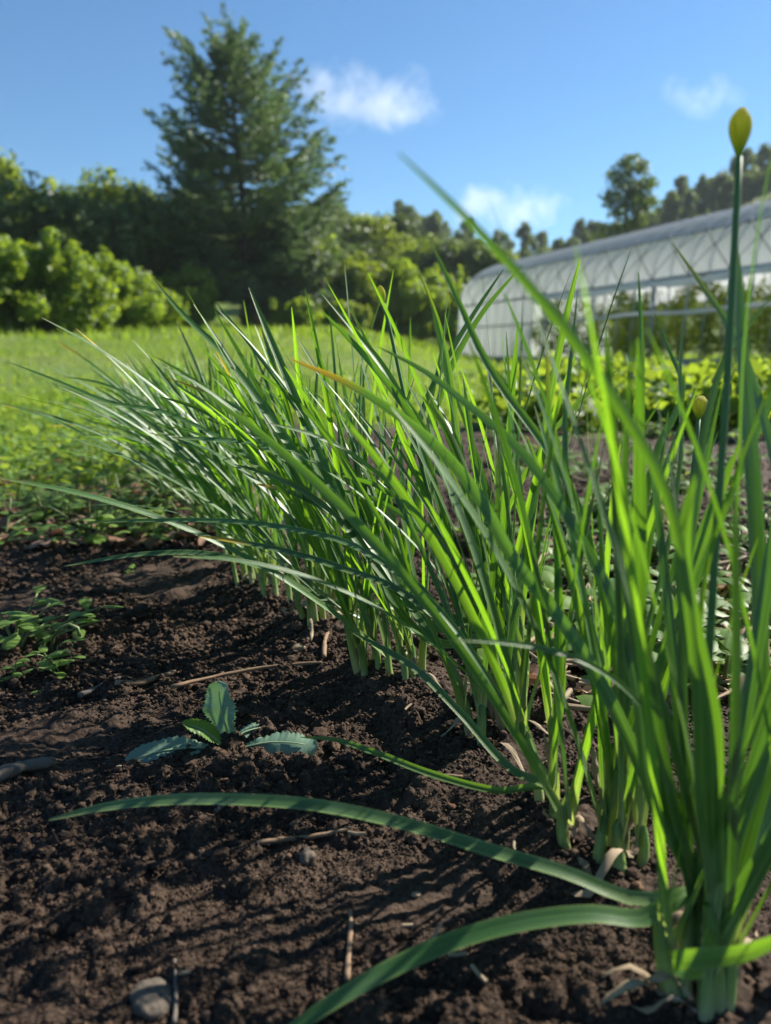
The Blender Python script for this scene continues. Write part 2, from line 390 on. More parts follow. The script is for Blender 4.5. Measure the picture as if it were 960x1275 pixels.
# ------------------------------------------------------------------ clods and crumbs
def ico(sub):
    import bmesh
    b = bmesh.new(); bmesh.ops.create_icosphere(b, subdivisions=sub, radius=1)
    V = np.array([v.co[:] for v in b.verts]); F = np.array([[v.index for v in f.verts] for f in b.faces]); b.free(); return V, F
def scatter(n, sub, rmin, rmax, ymin, ymax, power, seed, thr=-.03):
    g = np.random.default_rng(seed)
    d = ymin*(ymax/ymin)**g.random(n*3); a = (g.random(n*3)-.62)*R(104)
    x, y = d*np.sin(a), d*np.cos(a)
    keep = (soil_mask(x,y) > .6) & (fbm(x*14,y*14,2,71)+.12*fbm(x*50,y*50,2,72)+g.normal(0,.05,n*3) > thr) & (np.abs(row_dist(x,y)) > .008)
    x, y = x[keep][:n], y[keep][:n]; n = len(x)
    r = rmin*(rmax/rmin)**(g.random(n)**power)
    r = r*np.clip(np.hypot(x,y)/.5, .55, 1.5)
    z = soil_z(x, y)
    V0, F0 = ico(sub)
    # lumpy shape per clod: random squash and displaced vertices
    jit = 1+g.normal(0, .17 if sub > 1 else .22, (n, len(V0), 1))
    if sub > 1:
        for q in range(3):
            dirs = nrm(g.normal(size=(n,3))); jit = jit*(1-.28*np.maximum(0, np.einsum('vk,nk->nv', V0, dirs)[:,:,None])**2*(q+1)*.7)
    sc = np.stack([g.uniform(.75,1.3,n), g.uniform(.75,1.3,n), g.uniform(.55,.95,n)],1)*r[:,None]
    th = g.random(n)*6.283; c, s = np.cos(th), np.sin(th)
    P = V0[None]*jit*sc[:,None,:]
    P = np.stack([P[...,0]*c[:,None]-P[...,1]*s[:,None], P[...,0]*s[:,None]+P[...,1]*c[:,None], P[...,2]], -1)
    P = P+np.stack([x,y,z+r*.32],1)[:,None,:]
    F = F0[None]+(np.arange(n)*len(V0))[:,None,None]
    return P.reshape(-1,3), F.reshape(-1,3)
mb = MB()
for args in ((260,3,.0042,.008,.17,1.6,2.6,1,.0), (6400,2,.0013,.0034,.17,1.8,2.0,2,-.05), (135000,1,.0005,.0014,.16,.75,1.3,3,-.16), (45000,1,.0008,.0022,.5,2.2,1.4,4,-.12)):
    V, F = scatter(*args); mb.add(V, F)
tag(mb.build('soil_clods', M['clod']), 'loose crumbly brown soil clods lying on the tilled bed', None, None, 'stuff')

# ------------------------------------------------------------------ garlic chives
def blade(path, w, twist=0., twist1=0., sdir=None, keel=.22, n=22, tip=0., parent=None, blunt=.0, name='leaf', w0=0.):
    P = smooth_path(path, n)
    T = nrm(np.gradient(P, axis=0))
    if sdir is None:
        ch = P[-1]-P[0]; hz = np.array((ch[0], ch[1], 0.))
        sdir = np.cross((0,0,1.), hz) if np.linalg.norm(hz) > .01 else np.array((1.,0,0))
    S = np.tile(nrm(sdir), (n,1)); S = nrm(S-(S*T).sum(1)[:,None]*T); Nn = np.cross(T, S)
    t = np.linspace(0,1,n)
    ph = twist+twist1*t
    S2 = S*np.cos(ph)[:,None]+Nn*np.sin(ph)[:,None]; N2 = np.cross(T, S2)
    N2 = np.where((N2[:,2].mean() < 0), -N2, N2)
    wid = w*(.70+.30*sstep(0,.15,t))*np.power(np.clip(1-np.power(np.clip((t-.5)/.5,0,1), 2.6+3*blunt), 0, 1), .62)
    wid = np.maximum(wid, w*(.10+.12*blunt))
    if w0: wid = np.maximum(wid, w0*(1-sstep(.02,.22,t)))
    s = np.array((-1,-.72,-.34,0,.34,.72,1.))
    V = P[:,None,:]+.5*wid[:,None,None]*s[None,:,None]*S2[:,None,:]+(keel*.5*wid[:,None,None]*(np.abs(s)**1.5)[None,:,None])*N2[:,None,:]
    A = np.stack([np.broadcast_to(t[:,None],(n,7)), np.broadcast_to(((s+1)/2)[None],(n,7)), np.full((n,7),tip)],-1).reshape(-1,3)
    return mk(name, V.reshape(-1,3), grid_faces(n,7), M['chive'], parent, A)
def sheath(base, top, r0, r1, parent, name='shoot'):
    n = 9; t = np.linspace(0,1,n)
    P = base[None]*(1-t)[:,None]+top[None]*t[:,None]
    bend = np.array((random.gauss(0,.0015), random.gauss(0,.0015), 0)); P = P+np.sin(t*np.pi)[:,None]*bend
    r = r0+(r1-r0)*t; r[0] *= 1.08; r[-1] *= .45; r = r*(1+.04*np.sin(t*9+random.random()*6))
    V, F, T3 = tube_vf(P, r, 10, False)
    th = np.tile(np.linspace(0,1,10), n); A = np.stack([np.repeat(t,10), th, th],1)
    return mk(name, V, F, M['sheath'], parent, A)
def chive_curve(base, az, th0, bend, L, sway=0.):
    n = 9; P = [np.array(base)]; s = L/(n-1)
    for k in range(n-1):
        u = (k+.5)/(n-1); th = th0+bend*u**1.6; a = az+sway*u
        P.append(P[-1]+s*np.array((math.sin(th)*math.cos(a), math.sin(th)*math.sin(a), math.cos(th))))
    return np.array(P)
def dry_bits(c, n):
    for i in range(n):
        sh, b, top, r0 = c.r.choice(c.shoots); a = c.r.random()*6.283; L = c.r.uniform(.015,.05)
        q = np.array((math.cos(a), math.sin(a), 0)); p = b+q*r0*.9+np.array((0,0,.004+c.r.random()*.01))
        if c.r.random() < .55: P = [p, p+q*L*.35+np.array((0,0,L*.25)), p+q*L*.8+np.array((0,0,-.002)), p+q*L+np.array((0,c.r.gauss(0,.004),-.004))]
        else: P = [p, p*.6+top*.4+q*r0*1.3, p*.3+top*.7+q*r0*2.2]
        V, F = broad_vf(P, c.r.uniform(.002,.0045), 0,0,.5,12,i,None,.25)
        mk('dry_leaf', V, F, M['straw'], sh)
CLUMPS = {}
class Clump:
    def __init__(s, x, y, label, nshoots, spread, nleaf, hgt, seed, lean=-.62, fixed=(), wk=1.):
        s.lean, s.wk = lean, wk
        s.r = random.Random(seed); s.z = gz(x,y)-.004; s.x, s.y = x, y
        s.root = thing('chive_clump', label, 'garlic chives', (x,y,s.z), 0, 'garlic chive clumps planted in a row')
        s.shoots = []; s.hgt = hgt
        for (bu,bv),(tu,tv),r0 in fixed:
            bx, by = gpt(bu,bv); dax = by*math.cos(PITCH)+CAM_H*math.sin(PITCH)
            b = np.array((bx-x,by-y,float(soil_z(bx,by)[0])-s.z-.007)); r0 *= .72; top = at(tu,tv,dax)-np.array((x,y,s.z)); top = b+(top-b)*1.32
            s.shoots.append((sheath(b, top, r0, r0*.78, s.root), b, top, r0))
        s.nfix = len(fixed)
        for k in range(s.nfix):
            fan = s.r.random()*3.14
            for j in range(2 if nshoots < 3 else 3): s.rand_leaf(k, j, fan)
        for k in range(nshoots):
            k += s.nfix; a = s.r.random()*6.283; q = spread*math.sqrt(s.r.random())
            # spread a little along the row
            dx, dy = q*math.cos(a), q*math.sin(a)*1.15
            b = np.array((dx,dy,float(soil_z(x+dx,y+dy)[0])-s.z-.007)); h = s.r.uniform(.036,.066)
            ln = s.r.gauss(0,.06)-.05
            top = b+np.array((h*ln+dx*.15, h*s.r.gauss(0,.07)+dy*.15, h))
            r0 = s.r.uniform(.0022,.0036)
            sh = sheath(b, top, r0, r0*.72, s.root); s.shoots.append((sh, b, top, r0))
            fan = s.r.random()*3.14
            for j in range(nleaf if s.r.random() < .7 else nleaf-1): s.rand_leaf(k, j, fan)
    def rand_leaf(s, k, j, fan):
        r = s.r; sh, b, top, r0 = s.shoots[k]
        f = r.uniform(.55,.9); p = b*(1-f)+top*f
        # leaves fan out in two ranks, the whole stand leaning to the left
        az = fan+(3.1416 if j%2 else 0)+r.gauss(0,.5)
        lean = np.array((math.cos(az)*.55+s.lean+r.gauss(0,.12), math.sin(az)*.5+.06)); m = math.hypot(*lean)
        az = math.atan2(lean[1], lean[0])
        th0 = min(.62, .04+.25*m+abs(r.gauss(0,.07)))
        outer = j/4.
        bend = .12+.45*m*r.random()+ (r.uniform(.3,1.0) if r.random() < .22 and s.lean < -.3 else 0)
        L = s.hgt*r.uniform(.72,1.08)*(1-.12*(j==0))
        w = r.uniform(.0023,.0046)*s.wk
        P = chive_curve(p, az, th0, bend, L, r.gauss(0,.25))
        tw = r.gauss(-.65,.5) if lean[0] < -.3 else r.gauss(0,.8)+(1.2 if r.random() < .3 else 0)
        blade(P, w, tw, r.gauss(0,.7), None, r.uniform(.1,.32), 18, 1.0 if r.random() < .03 and s.lean < -.45 else 0., sh, r.uniform(0,.6), 'leaf', r0*1.75)
    def hero(s, px, d, w, k=None, tip=0., twist=0., twist1=0., keel=.2, blunt=0., facing=None):
        """a blade traced at its measured distance; d = list of (fraction, distance)"""
        P0 = np.array([at(u,v,d[0][1]) for u,v in px[:1]])-np.array((s.x,s.y,s.z))
        if k is None: k = int(np.argmin([np.linalg.norm(t[2][:2]-P0[0][:2])+(0 if i < s.nfix else .01) for i, t in enumerate(s.shoots)]))
        sh, b, top, r0 = s.shoots[k]
        g = top+np.array((s.x,s.y,s.z)); d0 = g[1]*math.cos(PITCH)-(g[2]-CAM_H)*math.sin(PITCH)
        d = [(0,d0)]+[e for e in d if e[0] > 0]
        tu = 480+FPX*g[0]/d0; tv = 637.5+FPX*(-(g[1]*math.sin(PITCH)+(g[2]-CAM_H)*math.cos(PITCH)))/d0
        px = [(tu,tv)]+[p for p in px if math.dist(p,(tu,tv)) > 45 and not (p is px[0])]
        n = len(px); L = np.concatenate(([0], np.cumsum([math.dist(px[i],px[i+1]) for i in range(n-1)]))); q = L/L[-1]
        dd = np.interp(q, [a for a,_ in d], [b_ for _,b_ in d])
        P = np.array([at(u,v,z) for (u,v),z in zip(px,dd)])-np.array((s.x,s.y,s.z))
        P = np.vstack([b*.45+top*.55, P])
        if facing is None:
            twist = -.42-.5*twist
        return blade(P, w*.82, twist, twist1, facing, keel, 34, tip, sh, blunt, 'leaf', r0*1.7)
    def scape(s, px, d, r, budlen, budr, k=None):
        n = len(px); L = np.concatenate(([0], np.cumsum([math.dist(px[i],px[i+1]) for i in range(n-1)]))); q = L/L[-1]
        dd = np.interp(q, [a for a,_ in d], [b for _,b in d])
        P = np.array([at(u,v,z) for (u,v),z in zip(px,dd)])-np.array((s.x,s.y,s.z))
        P = smooth_path(P, 24); st = tube('flower_stalk', P, np.linspace(r*1.1,r*.75,24), M['scape'], s.root, 8)
        ax = nrm(P[-1]-P[-3]); t = np.linspace(0,1,15)
        prof = np.array([.26,.34,.44,.55,.67,.79,.89,.96,1.0,1.0,.97,.90,.76,.55,.22])*budr
        C = P[-1][None]+ax[None]*(t*budlen)[:,None]
        V, F, T3 = tube_vf(C, prof, 14)
        rib = 1+.07*np.cos(np.arange(14)*2*np.pi/14*5)
        V[:15*14] = (np.repeat(C,14,0)+(V[:15*14]-np.repeat(C,14,0))*np.tile(rib,15)[:,None])
        C0 = np.repeat(C,14,0); tt = np.repeat(t,14); aa = np.tile(np.arange(14)/14,15)
        V[:210] += ax[None]*((tt > .9)*np.sin(aa*25)*budr*.12)[:,None]
        at_ = np.stack([np.append(tt,[0,1]), np.append(aa,[0,0]), np.zeros(212)],1)
        mk('flower_bud', V, [F,T3], M['bud'], st, at_)

ORDL = ['nearest garlic chive clump, with thick pale shoots and a tall yellow bud stalk',
 'second garlic chive clump from the near end, its shoots above bare lit soil',
 'third garlic chive clump from the near end, with a small budded scape',
 'fourth garlic chive clump from the near end, before the dark shadow hollow',
 'fifth garlic chive clump from the near end of the row',
 'sixth garlic chive clump from the near end, arching low over dark soil',
 'seventh garlic chive clump from the near end of the row',
 'eighth garlic chive clump from the near end of the row',
 'ninth garlic chive clump from the near end of the row',
 'tenth garlic chive clump from the near end of the row',
 'eleventh garlic chive clump from the near end of the row',
 'fifth blurred garlic chive clump from the far end of the row',
 'fourth blurred garlic chive clump from the far end of the row',
 'third blurred garlic chive clump from the far end of the row',
 'second blurred garlic chive clump from the far end of the row',
 'farthest blurred garlic chive clump, at the grassy end of the row']
FIX = {0:[((846,1243),(828,1165),.0048),((858,1240),(862,1150),.0040),((878,1268),(886,1190),.0046),((905,1255),(908,1180),.0044),((895,1240),(900,1165),.0036)],
 1:[((695,1038),(690,1000),.0040),((710,1060),(707,1012),.0042),((745,1076),(752,1030),.0040),((776,1092),(772,1040),.0046),((792,1080),(796,1040),.0036)],
 2:[((583,921),(578,882),.0044),((600,931),(600,890),.0044),((625,918),(622,880),.0042),((646,906),(642,868),.0038)],
 3:[((458,840),(452,806),.0042),((470,842),(466,805),.0036),((488,846),(484,812),.0040),((503,853),(500,818),.0042),((512,850),(513,815),.0036)],
 4:[((332,748),(325,720),.0040),((345,745),(340,715),.0040),((362,752),(358,722),.0040)]}
ORD = ORDL[:9]+ORDL[11:]
cl = []
for i, (x, y) in enumerate(ROW[1:]):
    ns = 5 if i == 0 else 9 if i < 4 else 10
    hh = .235 if i == 0 else float(np.interp(y, [.3,.5,.9,1.5], [.245,.238,.205,.165])*random.uniform(.9,1.08))
    cl.append(Clump(x+(0 if i < 5 else random.gauss(0,.004)), y, ORD[i], (3,5,8,9)[i] if i < 4 else 11, .026 if i == 0 else .030, (2,4,5,5)[i] if i < 4 else 5, hh, 100+i,
        (.02,-.14,-.34,-.5)[i] if i < 4 else -.50+random.gauss(0,.07), FIX.get(i,()), 1.1 if i < 2 else 1.0))
A, B, C, D, E = cl[:5]
def sweep(c, n):
    r = c.r
    for i in range(n):
        k = r.randrange(len(c.shoots)); sh, b, top, r0 = c.shoots[k]; f = r.uniform(.5,.85); p = b*(1-f)+top*f
        P = chive_curve(p, math.pi+r.gauss(.10,.28), r.uniform(.42,.80), r.uniform(.35,.95), r.uniform(.22,.30)*(1 if c.y < .9 else .8), r.gauss(0,.2))
        blade(P, r.uniform(.0030,.0046), r.gauss(-.55,.35), r.gauss(0,.4), None, r.uniform(.12,.3), 22, 1. if r.random() < .12 else 0., sh, r.uniform(.2,.9), 'leaf', r0*1.7)
for i_, n_ in enumerate((0,1,3,5,6,6,5,5,4,4,3,3,2,2)): sweep(cl[i_], n_)
base_pts = [(c_.x+b_[0], c_.y+b_[1]) for c_ in cl for _,b_,_2,_3 in c_.shoots]
for c_ in cl[:6]: dry_bits(c_, 11)
# blades that can be picked out one by one in the photograph
A.hero([(825,1165),(802,1121),(700,1085),(620,1062),(500,1025),(400,1004),(300,996),(200,997),(120,1007),(61,1021)], [(0,.285),(.5,.30),(1,.325)], .0064, twist=.2, keel=.2, blunt=.8)
A.hero([(828,1175),(800,1143),(740,1138),(680,1143),(600,1160),(520,1190),(450,1226),(370,1278),(290,1345)], [(0,.28),(.5,.265),(1,.24)], .0078, twist=.15, keel=.12)
A.hero([(858,1170),(872,1000),(868,860),(850,700),(825,600),(790,535),(740,457),(680,380),(620,312),(560,250),(496,190)], [(0,.265),(.3,.235),(.55,.205),(1,.165)], .0043, facing=(.7,.1,.7), keel=.25)
A.hero([(845,1170),(828,1000),(805,860),(787,760),(776,690),(773,640)], [(0,.275),(1,.262)], .0088, facing=(1,.25,0), keel=.15)
A.hero([(868,1180),(886,1020),(884,900),(862,790),(850,700),(858,620),(868,585)], [(0,.265),(1,.225)], .0090, facing=(1,-.1,0), keel=.18)
A.hero([(862,1150),(858,980),(848,820),(862,640),(880,520),(900,450),(960,370)], [(0,.30),(1,.28)], .0058, facing=(1,.4,0))
A.hero([(893,1190),(903,1000),(912,800),(918,600),(926,420),(942,290),(962,190),(990,110)], [(0,.255),(1,.235)], .0046, facing=(.5,1,0), keel=.4)
A.hero([(905,1190),(960,1000),(985,800),(975,640),(950,520),(910,410),(870,350),(837,303)], [(0,.30),(.5,.31),(1,.30)], .0062, facing=(1,.3,0), tip=.3)
A.hero([(905,1190),(938,1000),(946,820),(938,620),(925,450),(917,300)], [(0,.28),(1,.275)], .0085, facing=(1,.15,0))
A.hero([(885,1200),(905,1080),(940,960),(985,820),(1010,690)], [(0,.27),(1,.25)], .0085, facing=(1,-.2,.2))
A.hero([(890,1195),(930,1100),(985,1010),(1050,900)], [(0,.265),(1,.23)], .0080, facing=(1,-.5,.3))
A.hero([(897,1230),(870,1206),(838,1198),(880,1200),(930,1186),(990,1160)], [(0,.255),(.3,.235),(1,.215)], .0072, facing=(0,1,1))
A.hero([(838,1140),(800,960),(745,845),(690,760),(640,697),(600,625),(560,572),(500,520),(440,481),(362,447)], [(0,.29),(.4,.30),(1,.36)], .0066, tip=1, twist=.5, twist1=-.6)
A.hero([(850,1120),(838,985),(818,910),(780,860),(730,826),(680,809),(620,800),(560,797)], [(0,.28),(.5,.265),(1,.25)], .0034, twist=.4, keel=.5)
A.hero([(860,1160),(838,1000),(812,850),(790,740),(778,600),(784,480),(788,424)], [(0,.27),(.5,.24),(1,.205)], .0040, facing=(1,.1,0))
A.hero([(870,1150),(880,1000),(868,840),(880,700),(915,590),(962,470)], [(0,.27),(1,.24)], .0050, facing=(.8,.6,.2))
A.scape([(866,1200),(872,1050),(881,850),(893,650),(907,450),(915,300),(920,196)], [(0,.27),(1,.262)], .0016, .0170, .0038)
B.hero([(712,1030),(690,1008),(620,985),(540,965),(460,935),(420,922),(374,918)], [(0,.365),(1,.405)], .0046, twist=.3, keel=.4)
B.hero([(700,1010),(640,960),(575,890),(520,835),(435,785)], [(0,.37),(1,.42)], .0052, twist=.3)
B.hero([(705,1010),(655,930),(610,850),(560,775),(490,710),(430,675),(370,660),(300,650),(200,648),(105,650)], [(0,.37),(.5,.40),(1,.43)], .0046, twist=.45)
B.hero([(700,1005),(650,920),(580,810),(540,766),(490,731),(430,709),(380,693),(310,677),(245,667)], [(0,.375),(1,.43)], .0048, tip=1, twist=.35, blunt=.9)
B.hero([(765,1050),(770,900),(740,700),(700,590),(660,530),(629,489),(602,445),(575,385),(552,335),(537,302)], [(0,.35),(1,.345)], .0058, facing=(1,.35,0))
A.hero([(835,1130),(812,1000),(790,850),(760,740),(720,665),(680,602),(640,553),(580,502),(530,463),(471,432)], [(0,.30),(1,.33)], .0050, twist=.7, twist1=-.4)
B.hero([(768,1040),(745,850),(715,700),(705,600),(703,520),(711,440),(719,363)], [(0,.35),(1,.345)], .0044, facing=(1,.5,0))
B.hero([(712,1010),(700,850),(694,700),(689,600),(683,500),(681,424)], [(0,.365),(1,.36)], .0042, facing=(1,0,0), tip=.4)
B.hero([(780,1050),(800,900),(797,760),(800,640),(818,560),(850,480),(830,430),(815,390)], [(0,.35),(1,.36)], .0050, facing=(1,.2,0))
B.hero([(775,1040),(790,880),(838,640),(848,540),(846,460),(852,390)], [(0,.35),(1,.35)], .0046, facing=(1,.6,0))
C.hero([(590,890),(520,770),(470,690),(420,622),(370,577),(320,553),(270,548),(214,545)], [(0,.47),(1,.50)], .0074, twist=.1, blunt=.8)
C.hero([(600,890),(540,800),(450,680),(390,595),(350,540),(310,482),(270,432),(230,394),(189,346)], [(0,.47),(1,.50)], .0076, twist=.3)
C.hero([(610,890),(540,780),(470,700),(400,560),(350,480),(320,440),(268,375)], [(0,.47),(1,.52)], .0048, twist=.9)
C.hero([(610,890),(500,740),(440,660),(390,550),(365,490),(340,430),(310,358)], [(0,.47),(1,.50)], .0084, twist=.3)
C.hero([(620,890),(580,740),(545,620),(510,520),(480,462),(440,411),(401,366)], [(0,.465),(1,.46)], .0076, twist=.3)
C.hero([(615,890),(560,720),(520,560),(490,480),(465,440),(432,376)], [(0,.465),(1,.48)], .0044, twist=.3)
C.hero([(640,890),(600,700),(570,560),(560,470),(545,400),(521,336)], [(0,.46),(1,.46)], .0056, facing=(1,.2,0), tip=.3)
C.scape([(605,890),(560,720),(530,600),(505,500),(490,430),(478,378)], [(0,.465),(1,.45)], .0014, .011, .0024)
D.hero([(485,820),(430,740),(370,640),(310,570),(250,533),(200,512),(140,502),(70,474),(5,449)], [(0,.56),(1,.60)], .0058, twist=.2)
D.hero([(475,830),(430,773),(380,735),(330,708),(260,690),(180,690),(79,705)], [(0,.55),(.6,.53),(1,.52)], .0062, twist=.3)
D.hero([(480,820),(440,700),(420,622),(360,547),(320,521),(260,490),(205,469)], [(0,.56),(1,.60)], .0050, tip=1, twist=.6)
D.hero([(500,820),(505,640),(530,500),(560,440),(590,390),(627,335)], [(0,.55),(1,.56)], .0056, facing=(1,.3,0))
D.hero([(510,820),(520,640),(540,520),(565,450),(600,390),(650,330)], [(0,.54),(1,.54)], .0060, facing=(1,.3,0))
B.scape([(790,1060),(815,900),(850,700),(866,560),(870,522)], [(0,.35),(1,.40)], .0016, .013, .0042)

def px_path(px, d, origin):
    n = len(px); L = np.concatenate(([0], np.cumsum([math.dist(px[i],px[i+1]) for i in range(n-1)]))); q = L/L[-1]
    dd = np.interp(q, [0,1], d) if len(d) == 2 else np.interp(q, np.linspace(0,1,len(d)), d)
    return np.array([at(u,v,z) for (u,v),z in zip(px,dd)])-np.array(origin)
o0 = (-.094,.414,gz(-.094,.414)+.002)
th = thing('thistle_seedling', 'toothed grey green thistle seedling with one upright leaf on bare soil', 'weed', o0)
for px, d, w, mt, tt, fo, fc in (
  ([(286,935),(284,915),(277,890),(273,865),(272,848)], (.452,.448),   .0245, 'thistle', 15, .12, (1,-.35,0)),
  ([(286,937),(262,932),(235,932),(200,936),(170,945),(151,952)], (.452,.435), .0170, 'thistle', 11, .25, (.15,1,.5)),
  ([(288,936),(310,930),(335,925),(360,925),(396,930)], (.452,.445), .0200, 'thistle', 11, .25, (-.1,1,.55)),
  ([(284,934),(270,922),(250,908),(226,900)], (.450,.428), .0105, 'thistle_young', 9, .8, (.2,.8,.9)),
  ([(288,934),(300,915),(318,908),(340,905)], (.455,.47), .0120, 'thistle', 9, .3, (0,1,.6))):
    V, F = broad_vf(px_path(px, d, o0), w, tt*1.6, .22, fo, 60, 3, fc, .05, .58)
    lf = mk('leaf', V, F, M[mt], th)
    tube('midrib', smooth_path(px_path(px, d, o0), 14)[:-2]+np.array((0,-.0004,.0005)), np.linspace(.0010,.0003,12), M['midrib'], lf, 6)
tube('stem', [(0,0,-.006),(.001,0,.003),(.001,-.001,.010)], [.0022,.0020,.0015], M['weedstem'], th)

def weed(name, label, cat, loc, h, nst, nlf, lsize, mat, seed, group=None, spread=1.0, parts=True):
    r = random.Random(seed); t = thing(name, label, cat, loc, 0, group); bulk = MB()
    for k in range(nst):
        a = r.random()*6.283; L = h*r.uniform(.7,1.2); th = r.uniform(.2,1.1)*spread
        P = chive_curve((0,0,-.003), a, th, r.uniform(.2,.7)*spread, L, r.gauss(0,.4))
        V, F, T3 = tube_vf(P, np.linspace(lsize*.07,lsize*.04,len(P)), 5); mbs = MB(); mbs.add(V,F); mbs.add(V*1., T3) if False else None
        mk('stem', V, [F,T3], M['weedstem'], t)
        for j in range(nlf):
            f = .25+.75*(j+1)/nlf; i = min(len(P)-1, int(f*(len(P)-1))); p = P[i]
            b = r.random()*6.283; ll = lsize*r.uniform(.7,1.25); up = r.uniform(-.1,.7)
            q = [p, p+ll*.5*np.array((math.cos(b), math.sin(b), up)), p+ll*np.array((math.cos(b), math.sin(b), up*.6-.15))]
            V, F = broad_vf(q, ll*r.uniform(.38,.55), 0, 0, .2, 8, j)
            if parts: mk('leaf', V, F, M[mat], t)
            else: bulk.add(V, F)
    if not parts: bulk.build('foliage', M[mat], t)
    return t
for i, (u, v, h, ns, nl, ls, lab) in enumerate([
  (22,812,.068,9,6,.021,'leafy chickweed sprawling on dark soil, largest of the weeds by the left edge'),
  (78,842,.036,6,5,.012,'small feathery chickweed tuft just right of the sprawling one'),
  (15,850,.022,4,4,.011,'low chickweed sprig with thin stems in front of the sprawling one'),
  (160,715,.014,3,3,.009,'tiny yellow green seedling alone on the soil under the arching chive tips')]):
    x, y = gpt(u, v); weed('chickweed', lab, 'weed', (x,y,gz(x,y)), h, ns, nl, ls, 'weed', 40+i, None, 1.25)
x, y = gpt(62,812); z = gz(x,y)
hk = thing('curled_sprout', 'curled light green sprout hooked over beside the chickweed', 'weed', (x,y,z))
tube('stem', [(0,0,-.002),(.004,0,.012),(.010,-.001,.021),(.019,-.002,.025),(.026,-.003,.022),(.027,-.003,.015)], [.0014,.0013,.0013,.0014,.0016,.0013], M['weedstem'], hk)
V, F = broad_vf([(.008,0,.018),(.002,-.004,.014),(-.006,-.006,.004)], .009, 0,0,.2,10,3); mk('leaf', V, F, M['weed'], hk)
# weeds among the dead leaves left of the row, and right of the row
r_ = random.Random(5)
spots = [(60,655),(105,640),(160,650),(215,640),(250,610),(190,610),(35,600),(90,590),(140,575),(300,600),(20,640),(230,675)]+[(r_.uniform(-60,170),r_.uniform(560,690)) for _ in range(16)]
for i, (u, v) in enumerate(spots):
    x, y = gpt(u, v); weed('low_weed', 'low green weed among dead leaves along the grassy left edge of the bed', 'weed', (x,y,gz(x,y)), r_.uniform(.045,.10), 6, 5, r_.uniform(.018,.032), 'weed', 60+i, 'low weeds at the left edge of the bed', 1.1, False)
for i in range(120):
    u, v = r_.uniform(600,1150), 518+340*r_.random()**1.3; x, y = gpt(u, v)
    if row_dist(np.array([x]), np.array([y]))[0] < .1: x += .2
    weed('low_weed', 'small pale green weed on the straw strewn soil right of the chive row', 'weed', (x,y,gz(x,y)), r_.uniform(.03,.075), 4, 4, r_.uniform(.022,.042), 'cover', 90+i, 'small weeds right of the chive row', 1.2, False)

# ------------------------------------------------------------------ soil packed round the shoots
def packed():
    g = np.random.default_rng(12); V0, F0 = ico(2); mb = MB()
    for x, y in base_pts:
        n = 12; a = g.random(n)*6.283; q = .0035+.006*g.random(n); r = .0008*(3.2)**g.random(n)
        for ai, qi, ri in zip(a, q, r):
            px_, py_ = x+qi*math.cos(ai), y+qi*math.sin(ai); z = float(soil_z(px_,py_)[0])
            mb.add(V0*(1+g.normal(0,.16,(len(V0),1)))*ri*np.array((1.1,1,.8))+np.array((px_,py_,z+ri*.3+.001*g.random())), F0)
    tag(mb.build('soil_clods', M['clod']), 'soil crumbs packed around the pale chive shoots', None, None, 'stuff')
packed()

# ------------------------------------------------------------------ twigs, stones, litter
def twig(label, px, r, mat='twig', cat='twig', name='twig', lift=.001, seed=0):
    g = random.Random(seed); P = []
    for u, v in px:
        x, y = gpt(u, v); P.append((x, y, gz(x,y)+r*.8+lift))
    zz = soil_z([p[0] for p in P], [p[1] for p in P]); P = [(x,y,float(z)+r*.7) for (x,y,_),z in zip(P,zz)]
    zm = max(p[2] for p in P); P = [(x,y,.5*z+.5*zm) for x,y,z in P]
    P = np.array(P); c = P.mean(0); c[2] = P[:,2].min()-r
    Q = smooth_path(P-c, 16); rr = r*(1+.10*np.sin(np.arange(16)*.9+seed)+.05*np.sin(np.arange(16)*2.3+seed))*np.linspace(1,.72,16)
    Q = Q+np.random.default_rng(seed).normal(0, r*.08, Q.shape)
    V, F, T3 = tube_vf(Q, rr, 8); o = mk(name, V, [F,T3], M[mat]); o.location = c
    return tag(o, label, cat)
twig('pale brown twig lying across the soil, lit by the sun', [(145,868),(175,863),(200,852),(218,843)], .0022, seed=1)
twig('longer grey twig lying half buried left of the pale brown twig', [(100,876),(125,866),(150,858),(168,857)], .0022, 'greytwig', seed=2)
twig('short thick grey root end lying at the left edge', [(-20,996),(10,985),(40,972),(68,968)], .0042, 'greytwig', seed=3)
twig('small upright curved tan twig beside the chive shoots', [(404,830),(404,812),(406,798),(411,787)], .0020, seed=4)
twig('thin dry stem lying on lit soil under the long chive leaf', [(320,1060),(360,1052),(400,1046),(436,1041)], .0014, 'twig', seed=5)
twig('split tan stem standing out of the soil near the bottom leaf', [(432,1225),(434,1195),(437,1165),(436,1140)], .0013, 'twig', seed=6)
twig('thin dark stick beside the flat stone at the bottom', [(218,1285),(220,1260),(220,1235),(219,1212)], .0009, 'greytwig', seed=7)
twig('pale straw twig lying behind the thistle seedling', [(215,868),(280,850),(340,840),(400,833)], .0016, 'twig', seed=8)
twig('bleached curled bark sliver right of the thistle seedling', [(268,1022),(285,1016),(300,1012)], .0014, 'greytwig', seed=9)
twig('short pale stick lying in shadow by the second clump', [(520,985),(545,978),(575,975)], .0012, 'twig', seed=10)
